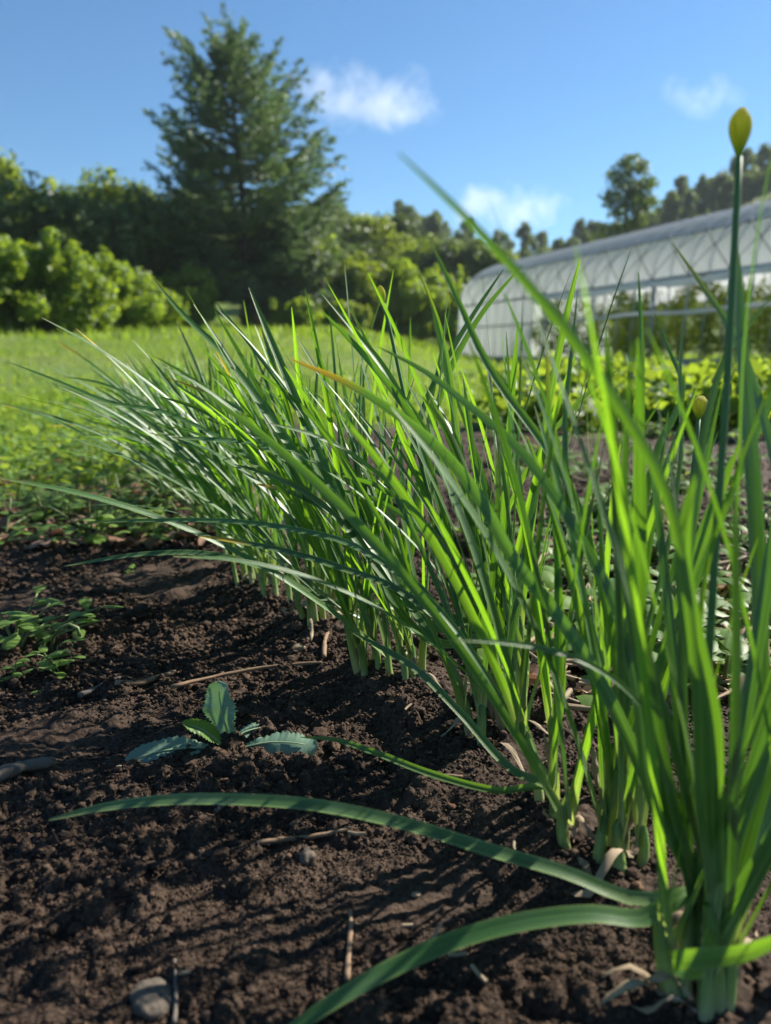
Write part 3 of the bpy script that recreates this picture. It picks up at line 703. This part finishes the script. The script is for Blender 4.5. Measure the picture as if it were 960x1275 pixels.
def stone(label, u, v, r, sq, mat='stone', seed=0, cat='stone'):
    g = np.random.default_rng(seed); x, y = gpt(u, v); V, F = ico(3)
    V = V*(1+.16*np.sin(V@g.normal(size=(3,))*2.3+1)[:,None]+.07*np.sin(V@g.normal(size=(3,))*6+1)[:,None]+.05*g.normal(size=(len(V),1))*.5)*np.array(sq)*r
    o = mk('stone', V, F, M[mat]); o.location = (x,y,float(soil_z([x],[y])[0])+r*sq[2]*.15); o.rotation_euler = (.2,.1,seed)
    return tag(o, label, cat)
stone('grey rounded stone half buried at the bottom left, largest of the stones', 190,1252,.0088,(1.0,.92,.42),seed=2)
stone('small pale pebble between the twig and the chive shoots', 372,812,.0046,(1.2,1,.6),'straw',3)
stone('tiny pale pebble in shade below the long chive leaf', 518,1110,.0020,(1,1,.8),'straw',4)
stone('tan clod like pebble on lit soil above the bottom leaf', 383,1075,.0042,(1,1,.8),'stone',5)
# straw and dead leaves
def litter(n, area, size, mat, name, label, seed, kind='leaf'):
    g = np.random.default_rng(seed); mb = MB(); k = 0
    while k < n:
        u, v = g.uniform(area[0],area[2]), g.uniform(area[1],area[3]); x, y = gpt(u, v)
        a = g.random()*6.283; L = size*g.uniform(.4,1.4); z = gz(x,y)+.006+g.random()*.006
        if abs(row_dist(np.array([x]),np.array([y]))[0]) < .03 : k += 1; continue
        d = np.array((math.cos(a), math.sin(a), g.normal(0,.18)))
        if kind == 'straw':
            V, F, T3 = tube_vf(np.array([(x,y,z)-d*L*.5, np.array((x,y,z))+g.normal(0,L*.04,3), (x,y,z)+d*L*.5]), L*.025+.0006, 5); mb.add(V,F)
        else:
            p = np.array((x,y,z)); q = [p-d*L*.5, p+np.array((0,0,L*.12)), p+d*L*.5]
            V, F = broad_vf(q, L*g.uniform(.3,.6), 0,0,g.normal(0,.5),8,int(g.integers(99)),None,.15); mb.add(V,F)
        k += 1
    return tag(mb.build(name, M[mat]), label, None, None, 'stuff')
litter(300, (-60,570,330,690), .034, 'debris', 'dead_leaf_litter', 'reddish brown dead leaf litter along the grassy edge', 3)
litter(420, (640,520,1150,900), .045, 'straw', 'straw_litter', 'dry straw bits strewn over the soil right of the row', 4, 'straw')
litter(260, (640,520,1150,900), .028, 'debris', 'dead_leaf_litter', 'brown dead leaf bits scattered over the soil right of the row', 6)
litter(14, (-40,720,640,1275), .007, 'straw', 'straw_litter', 'tiny straw fragments on the tilled soil', 5, 'straw')

# ------------------------------------------------------------------ meadow
def grass_patch(name, label, n, dmin, dmax, hmin, hmax, w, seed, mat, amin=-50, amax=50, broad=False):
    g = np.random.default_rng(seed)
    d = np.sqrt(dmin**2+(dmax**2-dmin**2)*g.random(n*2)) if not broad else dmin*(dmax/dmin)**g.random(n*2)
    a = np.radians(g.uniform(amin,amax,n*2)); x, y = d*np.sin(a), d*np.cos(a)
    cl = fbm(x*1.3,y*1.3,4,81)
    keep = (soil_mask(x,y)+g.normal(0,.12,n*2) < .42) & (cl+g.normal(0,.2,n*2) > -.18)
    x,y,cl = x[keep][:n], y[keep][:n], cl[keep][:n]; n = len(x)
    z = macro(x,y)-.005; h = (hmin+(hmax-hmin)*g.random(n)**1.6)*(1+1.6*np.clip(cl,-.3,.6)); az = g.random(n)*6.283; th = np.abs(g.normal(0.25,.3,n)); sa = az+1.57+g.normal(0,.6,n)
    dirh = np.stack([np.cos(az),np.sin(az),np.zeros(n)],1); S = np.stack([np.cos(sa),np.sin(sa),np.zeros(n)],1)*(w*g.uniform(.6,1.4,n))[:,None]
    p0 = np.stack([x,y,z],1); up = np.array((0,0,1.))
    if not broad:
        p1 = p0+h[:,None]*.55*(np.sin(th*.6)[:,None]*dirh+np.cos(th*.6)[:,None]*up)
        p2 = p1+h[:,None]*.45*(np.sin(th*1.8)[:,None]*dirh+np.cos(th*1.8)[:,None]*up)
        V = np.stack([p0-S*.5,p0+S*.5,p1+S*.4,p1-S*.4,p2],1)
        k = np.arange(n)[:,None]*5
        F4 = k+np.array([0,1,2,3]); F3 = k+np.array([3,2,4])
        o = mk(name, V.reshape(-1,3), [F4,F3], M[mat])
    else:  # small rounded leaves held level
        c = p0+up*h[:,None]; L = (w*g.uniform(.6,1.5,n))[:,None]; tl = np.stack([np.cos(az),np.sin(az),g.normal(0,.45,n)],1); q = np.stack([-np.sin(az),np.cos(az),g.normal(0,.45,n)],1)
        V = np.stack([c-tl*L, c-q*L*.6, c+tl*L*.4-q*L*.5, c+tl*L, c+tl*L*.4+q*L*.5, c+q*L*.6],1)
        o = mk(name, V.reshape(-1,3), np.arange(n)[:,None]*6+np.arange(6), M[mat])
    return tag(o, label, None, None, 'stuff')
grass_patch('meadow_grass', 'short bright green grass at the near edge of the meadow', 42000, 1.0, 4.5, .02, .08, .0030, 1, 'grass')
grass_patch('meadow_grass', 'sunlit meadow grass stretching back to the bushes', 42000, 4.0, 14, .02, .08, .008, 2, 'grass')
grass_patch('meadow_grass', 'far meadow grass in front of the bushes', 42000, 13, 42, .05, .22, .03, 3, 'grass')
grass_patch('ground_cover', 'low leafy clover and weeds mixed into the meadow', 22000, 1.0, 12, .01, .05, .0085, 4, 'cover', broad=True)
grass_patch('ground_cover', 'taller broad leaved weeds in patches over the meadow', 9000, .95, 5, .02, .085, .010, 14, 'weed', broad=True)

# ------------------------------------------------------------------ leaf clouds, trees and shrubs
def leaf_quads(P, N, size, asp, g):
    n = len(P); N = nrm(N+g.normal(0,.75,(n,3))); a = nrm(np.cross(N, g.normal(size=(n,3)))); b = np.cross(N, a)
    s = (size*g.uniform(.55,1.35,n))[:,None]
    V = np.stack([P-a*s, P-b*s*asp+N*s*.12, P+a*s, P+b*s*asp+N*s*.12],1)
    return V.reshape(-1,3), np.arange(n)[:,None]*4+np.arange(4)
def crown_vf(clumps, per, size, seed, asp=.55, shell=.45):
    g = np.random.default_rng(seed); PP=[]; NN=[]
    vol = np.array([np.prod(c[1])**(2/3.) for c in clumps]); vol /= vol.mean()
    for (c, r), v in zip(clumps, vol):
        n = int(per*v); d = nrm(g.normal(size=(n,3))); q = shell+(1.08-shell)*g.random(n)**.6
        lump = 1+.22*np.sin(d@g.normal(0,3,(3,))+g.random()*6)+.15*np.sin(d@g.normal(0,6,(3,))+g.random()*6)
        PP.append(np.array(c)+d*np.array(r)*(q*lump)[:,None]); NN.append(d+np.array((0,0,.35)))
    return leaf_quads(np.vstack(PP), np.vstack(NN), size, asp, g)
def blob_clumps(cx, cy, cz, rx, ry, rz, n, rr, seed, bottom=-.6):
    g = np.random.default_rng(seed); out = []
    for k in range(n):
        d = nrm(g.normal(size=3)); 
        if d[2] < bottom: d[2] = -d[2]
        q = .35+.6*g.random()**.5; r = rr*g.uniform(.55,1.25)
        out.append(((cx+d[0]*rx*q, cy+d[1]*ry*q, cz+d[2]*rz*q), (r, r, r*g.uniform(.6,.9))))
    return out
def limbs(name, base, top_clumps, r0, trunk_top, mat, parent, seed, n=7):
    g = random.Random(seed); mb = MB()
    P = smooth_path([base, (base[0]+g.gauss(0,.1)*trunk_top*.2, base[1], trunk_top*.5), (g.gauss(0,.1), 0, trunk_top)], 12)
    V,F,T3 = tube_vf(P, np.linspace(r0,r0*.35,12), 8); mb.add(V,F)
    for c, r in g.sample(top_clumps, min(n,len(top_clumps))):
        s = P[g.randint(4,11)]; c = np.array(c); m = (s+c)/2+np.array((0,0,g.uniform(-.1,.25)*r0*4))
        V,F,T3 = tube_vf(smooth_path([s,m,c],8), np.linspace(r0*.38,r0*.08,8), 6); mb.add(V,F)
    return mb.build(name, M[mat], parent)
def tree(name, label, cat, x, y, H, rx, rz, cz, seed, mat, per=260, size=.14, n=22, rr=None, group=None, trunk=True, z=None):
    z = gz(x,y) if z is None else z
    t = thing(name, label, cat, (x,y,z-.05), 0, group)
    cs = blob_clumps(0,0,cz,rx,rx,rz,n,rr or rx*.42,seed,-.6 if trunk else -1.1)
    if not trunk:
        g_ = np.random.default_rng(seed+5)
        for _ in range(16):
            a_ = g_.random()*6.283; q_ = rx*g_.uniform(.2,1.0); cs.append(((q_*math.cos(a_), q_*math.sin(a_), cz+rz*g_.uniform(.5,1.12)*(1-.35*(q_/rx)**2)), (rx*.09*g_.uniform(.6,1.6),)*2+(rx*.16*g_.uniform(.7,1.6),)))
    V, F = crown_vf(cs, per, size, seed+1); mk('crown' if trunk else 'foliage', V, F, M[mat], t, None, False)
    if trunk: limbs('trunk', (0,0,-.1), cs, max(.06,H*.018), H*.72, 'bark', t, seed)
    else: limbs('stem', (0,0,-.1), cs, max(.03,H*.02), cz, 'bark', t, seed, 5)
    return t
def upt(u, dist):   # a spot on the ground in the direction of a photo column
    return (u-480)/FPX*dist, dist
# the conifer
def conifer(x, y, H, Rm, seed):
    g = np.random.default_rng(seed); z0 = gz(x,y)
    t = thing('conifer_tree', 'tall dark conifer with wide layered branches, highest tree in the field', 'tree', (x,y,z0-.05))
    tz = np.linspace(0,H*.99,14); tp = np.stack([.12*np.sin(tz*.5), .08*np.cos(tz*.4), tz],1)
    tube('trunk', tp, np.linspace(.20,.015,14), M['bark'], t, 9)
    PP=[]; TT=[]; wood = MB(); nb = 118
    for k in range(nb):
        f = .13+.855*(k/nb)**.92; zz = H*f; a = k*2.39996+g.normal(0,.3)
        prof = np.interp(f, [.1,.2,.32,.45,.6,.75,.88,.96,1], [.70,.85,.96,1.0,.92,.72,.46,.24,.06])
        L = Rm*prof*(g.uniform(.72,1.12)); el = np.interp(f,[.1,.3,.6,1],[-.02,.22,.42,.95])+g.normal(0,.09)
        d = np.array((math.cos(a)*math.cos(el), math.sin(a)*math.cos(el), math.sin(el)))
        s = np.linspace(0,1,9); br = np.array((.12*math.sin(zz*.5),.08*math.cos(zz*.4),zz))[None]+d[None]*(s*L)[:,None]
        br[:,2] += L*(-.16*np.sin(s*np.pi)+.05*s**3)
        V,F,_ = tube_vf(br, np.linspace(.035*L/Rm+.008,.004,9), 5); wood.add(V,F)
        side = nrm(np.cross(d,(0,0,1.)))
        nl = int(6+16*L/Rm)
        for j in range(nl):
            u = .16+.84*(j+g.random()*.8)/nl; p = np.array([np.interp(u,s,br[:,q]) for q in range(3)])
            sg = 1 if j%2 else -1; bl = (.30*(1-u)+.12)*L*g.uniform(.6,1.2)
            dd = nrm(d*.75+side*sg*.8+np.array((0,0,g.normal(-.04,.09))))
            m = max(3,int(bl/.085)); q = np.linspace(.1,1,m)[:,None]
            pts = p+dd*bl*q+np.array((0,0,-.10*bl))*q**2
            PP.append(pts+g.normal(0,.03,pts.shape)); TT.append(np.tile(dd,(m,1)))
        m = 4; PP.append(br[-1]+d*np.linspace(0,.3,m)[:,None]); TT.append(np.tile(d,(m,1)))
    wood.build('branches', M['bark'], t)
    P = np.vstack(PP); T = nrm(np.vstack(TT)+g.normal(0,.3,(sum(map(len,PP)),3)))
    V=[]; 
    for rep in range(4):
        T2 = nrm(T+g.normal(0,.45,T.shape)); n = len(P); S = nrm(np.cross(T2,g.normal(size=(n,3)))); L = g.uniform(.10,.21,n)[:,None]; W = g.uniform(.022,.045,n)[:,None]
        Q = P+g.normal(0,1,P.shape)*np.array((.05,.05,.03))-np.array((0,0,.03))
        V.append(np.stack([Q-T2*L*.4, Q-S*W, Q+T2*L, Q+S*W],1))
    V = np.concatenate(V).reshape(-1,3)
    mk('crown', V, np.arange(len(V)//4)[:,None]*4+np.arange(4), M['conifer'], t, None, False)
cx, cy = upt(310, 28); conifer(cx, cy, 9.35, 3.8, 5)

SH = 'sunlit bushes along the left edge of the meadow'
# left bank: bright bushes in front, dark trees behind
for i, (u, d, H, rx, lab) in enumerate([
  (-70,15.5,1.95,1.7,'bright leafy bush at the left frame edge, leftmost of the meadow bushes'),
  (30,15.8,1.95,1.35,'tall bright vine covered bush at the left meadow edge'),
  (100,17.0,1.75,1.15,'yellow green bush between the tall vine bush and the sloping bush'),
  (160,19.5,1.45,1.3,'sloping bright green bush nearest to the conifer on its left'),
  (240,25.5,2.0,.95,'small yellow green bush standing in front of the conifer trunk'),
  ]):
    x, y = upt(u, d); tree('leafy_bush', lab, 'bush', x, y, H, rx, H*.47, H*.5, 200+i*3, 'shrub', 460, .07, 42, rx*.30, SH, False)
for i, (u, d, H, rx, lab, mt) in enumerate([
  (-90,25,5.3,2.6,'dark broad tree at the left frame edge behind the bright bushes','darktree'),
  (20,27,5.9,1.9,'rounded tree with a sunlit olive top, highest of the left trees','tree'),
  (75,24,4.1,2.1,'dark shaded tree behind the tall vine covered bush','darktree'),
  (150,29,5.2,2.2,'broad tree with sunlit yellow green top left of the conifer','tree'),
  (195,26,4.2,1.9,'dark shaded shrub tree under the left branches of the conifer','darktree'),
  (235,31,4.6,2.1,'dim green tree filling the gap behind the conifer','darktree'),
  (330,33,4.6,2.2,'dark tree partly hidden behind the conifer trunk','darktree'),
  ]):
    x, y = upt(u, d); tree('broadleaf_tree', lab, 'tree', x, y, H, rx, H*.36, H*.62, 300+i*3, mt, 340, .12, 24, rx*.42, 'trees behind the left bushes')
for i, (u, d, H, rx, lab, mt) in enumerate([
  (358,29,4.2,1.9,'pale grey green willow like shrub right of the conifer','greyshrub'),
  (395,31,3.4,1.6,'bright green shrub right of the grey green one','shrub'),
  (440,30,2.6,1.5,'rounded dark green bush at the meadow edge','tree'),
  (498,31,2.9,1.6,'sunlit bush in the middle of the far meadow edge','shrub'),
  (545,33,3.2,1.6,'green bush just left of the plastic tunnel','shrub'),
  (370,26.5,.9,.9,'low mounded bush at the foot of the conifer','shrub'),
  (430,27.5,.8,.9,'low dark mounded bush on the grass edge','tree')]):
    x, y = upt(u, d); tree('leafy_bush', lab, 'bush', x, y, H, rx, H*.48, H*.5, 400+i*3, mt, 330, .10, 20, rx*.4, 'bushes along the far meadow edge', False)
# centre trees further back
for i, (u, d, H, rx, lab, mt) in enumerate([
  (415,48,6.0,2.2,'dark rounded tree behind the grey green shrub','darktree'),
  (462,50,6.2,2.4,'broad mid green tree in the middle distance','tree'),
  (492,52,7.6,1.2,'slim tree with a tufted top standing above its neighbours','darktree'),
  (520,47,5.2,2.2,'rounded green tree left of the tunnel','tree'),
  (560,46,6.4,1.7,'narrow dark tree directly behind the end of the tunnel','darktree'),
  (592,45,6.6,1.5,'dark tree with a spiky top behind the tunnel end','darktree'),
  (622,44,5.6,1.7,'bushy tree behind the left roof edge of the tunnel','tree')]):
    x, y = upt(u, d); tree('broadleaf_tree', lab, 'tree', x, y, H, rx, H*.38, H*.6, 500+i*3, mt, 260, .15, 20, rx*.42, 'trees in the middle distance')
# tree standing above the tunnel
x, y = upt(764, 42); z = gz(x,y); t = thing('broadleaf_tree', 'tall forked tree rising alone above the tunnel roof', 'tree', (x,y,z))
H = 10.6-z; K = H/9.5
cs = [((dx*K,dy*K,dz*K),(r*K,r*K,r*.8*K)) for dx,dy,dz,r in [(-.1,0,9.0,.55),(.5,.2,8.8,.5),(-.6,0,8.4,.55),(.0,.3,8.0,.7),(.8,0,8.0,.55),(-.8,.2,7.5,.5),(.3,-.2,7.3,.7),(1.0,0,7.2,.45),(-.4,0,6.9,.6),(.4,0,6.4,.55),(-.2,0,6.0,.55),(-1.0,0,5.9,.5),(-1.3,.2,5.3,.45),(.9,0,5.4,.5),(.1,0,5.2,.5),(.6,0,4.6,.6),(-.7,0,4.7,.5),(1.1,.1,4.7,.5),(-.2,.1,4.1,.7),(.8,0,3.9,.7),(-1.2,0,3.8,.6),(0,0,3.2,.9),(1.2,0,3.1,.8),(-1,0,2.8,.8)]]
V,F = crown_vf(cs, 330, .12, 77, .5, .3); mk('crown', V, F, M['darktree'], t, None, False); limbs('trunk', (0,0,-.2), cs, .17, H*.85, 'bark', t, 9, 16)
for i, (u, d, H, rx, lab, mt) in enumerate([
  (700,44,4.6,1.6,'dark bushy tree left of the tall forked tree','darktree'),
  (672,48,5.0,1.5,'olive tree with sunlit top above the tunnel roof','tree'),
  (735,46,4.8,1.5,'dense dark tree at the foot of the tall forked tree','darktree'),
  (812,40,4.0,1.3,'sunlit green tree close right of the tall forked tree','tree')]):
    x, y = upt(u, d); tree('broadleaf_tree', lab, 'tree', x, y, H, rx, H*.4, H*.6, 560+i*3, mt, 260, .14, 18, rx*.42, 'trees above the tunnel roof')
# wooded ridge
protos = []
for k in range(4):
    H = (8,10,9,7)[k]; rx = (2.6,2.2,1.9,2.9)[k]
    protos.append(tree('ridge_tree', 'dark distant tree in the wooded ridge line above the tunnel', 'tree', 0, 0, H, rx, H*.42, H*.58, 700+k*5, 'darktree', 210, .24, 20, rx*.45, 'trees on the distant wooded ridge', z=0.))
r_ = random.Random(9); k = 0
for u in range(500, 1130, 10):
    for rep in range(3):
        d = 90+rep*13+r_.uniform(-6,6); x, y = upt(u+r_.uniform(-6,6), d); src = protos[k%4]; o = src if k < 4 else copy_tree(src); k += 1
        o.location = (x, y, gz(x,y)-.3); s = r_.uniform(.5,.8); o.scale = (s*r_.uniform(.6,.8), s*.7, s*r_.uniform(.75,1.15)); o.rotation_euler = (0,0,r_.random()*6.28)
protos = []
for k in range(3):
    H = (7,8.5,6.5)[k]; rx = (2.6,2.4,3.0)[k]
    protos.append(tree('hill_tree', 'distant dark tree in the wood behind the left and middle trees', 'tree', 0, 0, H, rx, H*.42, H*.58, 760+k*5, 'darktree', 210, .2, 20, rx*.45, 'trees of the wood behind the meadow', z=0.))
k = 0
for u in range(-190, 520, 24):
    d = 58+r_.uniform(-6,8); x, y = upt(u+r_.uniform(-8,8), d); src = protos[k%3]; o = src if k < 3 else copy_tree(src); k += 1
    s = r_.uniform(.65,.95); o.location = (x,y,gz(x,y)-.3); o.scale = (s,s,s*.9); o.rotation_euler = (0,0,r_.random()*6.28)

# ------------------------------------------------------------------ leafy crop beds on the right
r_ = random.Random(21); k = 0
def crop_plant(seed, h):
    g = np.random.default_rng(seed); t = thing('crop_plant', 'bushy green crop plant in the beds in front of the tunnel', 'crop plant', (0,0,0), 0, 'crop plants in front of the tunnel')
    cs = [((g.normal(0,.09),g.normal(0,.09),h*g.uniform(.35,.85)),(.09,.09,.06)) for _ in range(9)]
    V,F = crown_vf(cs, 46, .026, seed, .7, .2); mk('foliage', V, F, M['crop'], t, None, False)
    mb = MB()
    for c,_ in cs[:5]:
        V,F,_2 = tube_vf(smooth_path([(0,0,-.02),(c[0]*.4,c[1]*.4,c[2]*.5),c],6), np.linspace(.004,.002,6), 5); mb.add(V,F)
    mb.build('stem', M['weedstem'], t); return t
pr = [crop_plant(900+i, (.17,.20,.15)[i]) for i in range(3)]
for row_d in (2.35,2.8,3.3,3.9,4.6,5.5,6.6):
    n = int(row_d*.72/.2)
    for j in range(n):
        x = .30+row_d*.10+j*.2+r_.uniform(-.06,.06); y = row_d+r_.uniform(-.12,.12)
        o = pr[k] if k < 3 else copy_tree(pr[k%3]); k += 1
        o.location = (x,y,gz(x,y)); o.rotation_euler = (0,0,r_.random()*6.28); s = r_.uniform(.75,1.2); o.scale = (s,s,s*r_.uniform(.75,1.05))

# ------------------------------------------------------------------ plastic tunnel
def greenhouse():
    A0 = np.array((2.20,23.3)); dv = nrm(np.array((3.9,-11.6))); pv = np.array((-dv[1], dv[0])); 
    Wd, Hh, L = 5.4, 3.05, 17.0
    z0 = gz(A0[0]+1.5, A0[1]-4)-.03
    root = thing('plastic_tunnel', 'long greenhouse tunnel of pale plastic film over steel hoops, side rolled up', 'greenhouse', (A0[0],A0[1],z0))
    def pt(s, a, z): 
        q = dv*s+pv*a; return np.array((q[0],q[1],z))
    # hoop outline: near foot (a=0) up and over to the far foot
    leg = 1.62
    def hoop(n=30):
        out = [(0,0),(0.02,leg*.5),(.06,leg)]
        for th in np.linspace(np.pi,0,n)[1:-1]:
            c, s = math.cos(th), math.sin(th); out.append((Wd/2+(Wd/2-.06)*math.copysign(abs(c)**.9,c), leg+(Hh-leg)*abs(s)**.9))
        return out+[(Wd-.06,leg),(Wd-.02,leg*.5),(Wd,0)]
    hp = np.array(hoop())
    n = len(hp)
    def strip(i0, i1, s0, s1, ds, off, sag, name, mat, zmin=None):
        ss = np.arange(s0, s1+1e-6, ds); idx = range(i0, i1)
        h = hp[i0:i1].copy(); c = np.array((Wd/2,leg*.6)); h = c+(h-c)*(1+off)
        V = []
        for s in ss:
            k = 1-sag*(.5-.5*math.cos(2*math.pi*s/.5)); 
            for a, z in h: V.append(pt(s, c[0]+(a-c[0])*k, c[1]+(z-c[1])*k))
        return mk(name, np.array(V), grid_faces(len(ss), len(h)), M[mat], root)
    sh = int(np.argmin(np.abs(hp[:n//2,1]-2.42)))                       # hoop point where the roof sheet meets the side band
    strip(sh, n-2, 0, L, .125, .006, .022, 'roof_film', 'film')
    strip(2, sh+1, 0, L, .125, .003, .022, 'side_film', 'clearfilm')
    strip(0, 3, 0, 4.6, .125, .003, .004, 'side_curtain', 'clearfilm')
    strip(n-3, n, 0, L, .25, .003, .004, 'far_side_curtain', 'clearfilm') if False else None
    # end wall with a door opening
    e = MB(); V = [pt(-.02,a,z) for a,z in hp]; e.add(np.array(V), np.arange(len(V))[None,:]); e.build('end_film', M['clearfilm'], root)
    for s in np.arange(0, L+.01, .5):
        tube('hoop', [pt(s,a,z) for a,z in hp], .014, M['steel'], root, 6)
    for a, z, r in ((hp[sh][0],hp[sh][1],.02),(.07,leg,.028),(-.02,.98,.020),(Wd/2,Hh-.02,.014),(hp[n-sh][0],hp[n-sh][1],.014),(Wd-.05,leg,.02)):
        tube('purlin', [pt(s,a,z) for s in np.linspace(0,L,12)], r, M['steel'], root, 6)
    # film rolled up on its winding pipe
    P = np.array([pt(s,-.05,leg-.10-.02*math.sin(s*2)) for s in np.linspace(4.6,L,50)])
    tube('rolled_film', P, .065+.012*np.sin(np.arange(50)*1.3), M['clearfilm'], root, 9)
    tube('rolled_film', np.array([pt(s,-.06,.99-.02*math.sin(s*2)) for s in np.linspace(6.5,L,40)]), .035, M['clearfilm'], root, 8)
    # crossing tie straps over the shoulder
    st = MB(); lo, hi = hp[2]-np.array((.05,-.02)), hp[sh]+np.array((-.03,.04)); md = hp[(2+sh)//2]+np.array((-.06,.04))
    for s in np.arange(0, L-1, 1.0):
        for s0, s1 in ((s,s+1),(s+1,s)):
            q = np.linspace(0,1,8); ii = 2+(sh-2)*q; ha = np.interp(ii, np.arange(n), hp[:,0]); hz = np.interp(ii, np.arange(n), hp[:,1])
            V,F,_ = tube_vf(np.array([pt(s0+(s1-s0)*t_, a_-.035, z_+.03) for t_, a_, z_ in zip(q,ha,hz)]), .009, 4); st.add(V,F)
    st.build('straps', M['strap'], root)
    for s in np.arange(5.0, L, 2.0):
        tube('post', [pt(s,.12,-.1), pt(s,.12,leg)], .03, M['steel'], root, 6)
    # base board
    b = MB(); V = np.array([pt(s,a,z) for s in (0,L) for a,z in ((-.04,-.05),(-.04,.16),(0,.16),(0,-.05))]); b.add(V, grid_faces(2,4,True)); b.build('base_board', M['board'], root, False)
    # plants growing inside
    pr = []
    for k in range(3):
        t = thing('tunnel_plant', 'tall staked green plant growing inside the plastic tunnel', 'crop plant', (0,0,0), 0, 'staked plants inside the tunnel')
        g = np.random.default_rng(k+50); cs = [((g.normal(0,.16),g.normal(0,.16),z),(.22,.22,.2)) for z in np.linspace(.35,1.45,7)]
        V,F = crown_vf(cs, 60, .055, k+60, .6, .2); mk('foliage', V, F, M['tree'] if k else M['shrub'], t, None, False)
        tube('stake', [(0,0,-.1),(0,0,1.9)], .012, M['steel'], t, 6); pr.append(t)
    rr = random.Random(3); k = 0
    for a in (1.0,2.3,3.6):
        for s in np.arange(3.5, L-.3, .75):
            q = pt(s+rr.uniform(-.15,.15), a+rr.uniform(-.1,.1), 0); o = pr[k] if k < 3 else copy_tree(pr[k%3]); k += 1
            o.location = (A0[0]+q[0], A0[1]+q[1], z0); o.rotation_euler = (0,0,rr.random()*6.28); o.scale = (1,1,rr.uniform(.8,1.1))
greenhouse()

# ------------------------------------------------------------------ clouds
def cloud(label, u, v, wpx, hpx, seed, dens):
    dist = 1600; c = at(u, v, dist); w, h = wpx/FPX*dist/2, hpx/FPX*dist/2
    V0, F0 = ico(4); V = V0*np.array((w, w*.6, h))
    t = NT('cloud_vapour'); co = t.obj()
    mp = t.n('Mapping', i_Vector=co); mp.inputs['Scale'].default_value = (1/w,1/(w*.6),1/h)
    ln = t.n('VectorMath', operation='LENGTH'); t.l(mp.outputs[0], ln.inputs[0])
    n = t.n('TexNoise', i_Vector=t.n('Mapping', i_Vector=co, i_Location=(seed*300.,0,0)).outputs[0], i_Scale=.016, i_Detail=6.0, i_Roughness=.62, i_Distortion=.3)
    d = t.math('SUBTRACT', t.math('MULTIPLY_ADD', n.outputs[0], 3.4, -1.2), t.math('MULTIPLY', t.math('POWER', ln.outputs['Value'], 1.5), .75))
    d = t.math('MULTIPLY', t.math('MAXIMUM', d, 0), dens)
    p = t.n('VolumePrincipled'); p.inputs['Color'].default_value = (.98,.98,.98,1); p.inputs['Anisotropy'].default_value = .35
    t.l(d, p.inputs['Density']); t.l(p.outputs[0], t.out.inputs['Volume'])
    o = mk('cloud', V, F0, t.m); o.location = c; tag(o, label, 'cloud'); return o
cloud('wispy white cloud right of the conifer, widest of the clouds', 455, 122, 230, 88, 1, .0062)
cloud('low puffy white cloud above the left end of the tunnel', 628, 258, 180, 62, 2, .0085)
cloud('small thin cloud wisp at the upper right', 872, 118, 120, 56, 3, .004)

# ------------------------------------------------------------------ summer air over the field
t = NT('air'); p = t.n('VolumePrincipled'); p.inputs['Color'].default_value = (.80,.88,1,1); p.inputs['Density'].default_value = .00045; p.inputs['Anisotropy'].default_value = .2
t.l(p.outputs[0], t.out.inputs['Volume'])
X, Z0, Z1 = 480., -3., 48.
tag(mk('haze', [(x,y,z) for x in (-X,X) for y in (-X,X) for z in (Z0,Z1)], np.array([(0,1,3,2),(4,6,7,5),(0,4,5,1),(2,3,7,6),(0,2,6,4),(1,5,7,3)]), t.m, None, None, False), kind='stuff')

# ------------------------------------------------------------------ light, sky, camera
w = bpy.data.worlds.new('World'); SC.world = w; w.use_nodes = True; nt = w.node_tree
bg = nt.nodes['Background']; sky = nt.nodes.new('ShaderNodeTexSky'); sky.sky_type = 'NISHITA'; sky.sun_disc = False
sky.sun_elevation = SUN_EL; sky.sun_rotation = SUN_AZ; sky.air_density = 1.0; sky.dust_density = .1; sky.ozone_density = 3.0
tint = nt.nodes.new('ShaderNodeMix'); tint.data_type = 'RGBA'; tint.blend_type = 'MULTIPLY'; tint.inputs[0].default_value = 1
tint.inputs[7].default_value = (.63,.95,1.13,1)
nt.links.new(sky.outputs[0], tint.inputs[6]); nt.links.new(tint.outputs[2], bg.inputs[0]); bg.inputs[1].default_value = .058
sl = bpy.data.lights.new('sun', 'SUN'); sl.energy = 5.0; sl.angle = R(.55); sl.color = (1,.94,.84)
so = link(bpy.data.objects.new('sun', sl)); sd = Vector((math.sin(SUN_AZ)*math.cos(SUN_EL), math.cos(SUN_AZ)*math.cos(SUN_EL), math.sin(SUN_EL)))
so.rotation_euler = sd.to_track_quat('Z','Y').to_euler(); so.location = (3,-2,5)
cd = bpy.data.cameras.new('camera'); cam = link(bpy.data.objects.new('camera', cd)); SC.camera = cam
cam.location = (0,0,CAM_H); cam.rotation_euler = (R(90)-PITCH, 0, 0)
cd.sensor_fit = 'AUTO'; cd.sensor_width = 36; cd.lens = FPX/1275*36; cd.clip_start = .01; cd.clip_end = 6000
cd.dof.use_dof = True; cd.dof.focus_distance = .47; cd.dof.aperture_fstop = 26/3.4
SC.render.engine = 'CYCLES'
SC.view_settings.view_transform = 'Standard'; SC.view_settings.look = 'None'; SC.view_settings.exposure = 1.15; SC.view_settings.gamma = 1.0
cy = SC.cycles; cy.use_denoising = True; cy.max_bounces = 10; cy.transparent_max_bounces = 10; cy.transmission_bounces = 6; cy.diffuse_bounces = 4; cy.volume_bounces = 2
cy.volume_max_steps = 128; cy.sample_clamp_indirect = 6; cy.use_adaptive_sampling = True; cy.adaptive_threshold = .02
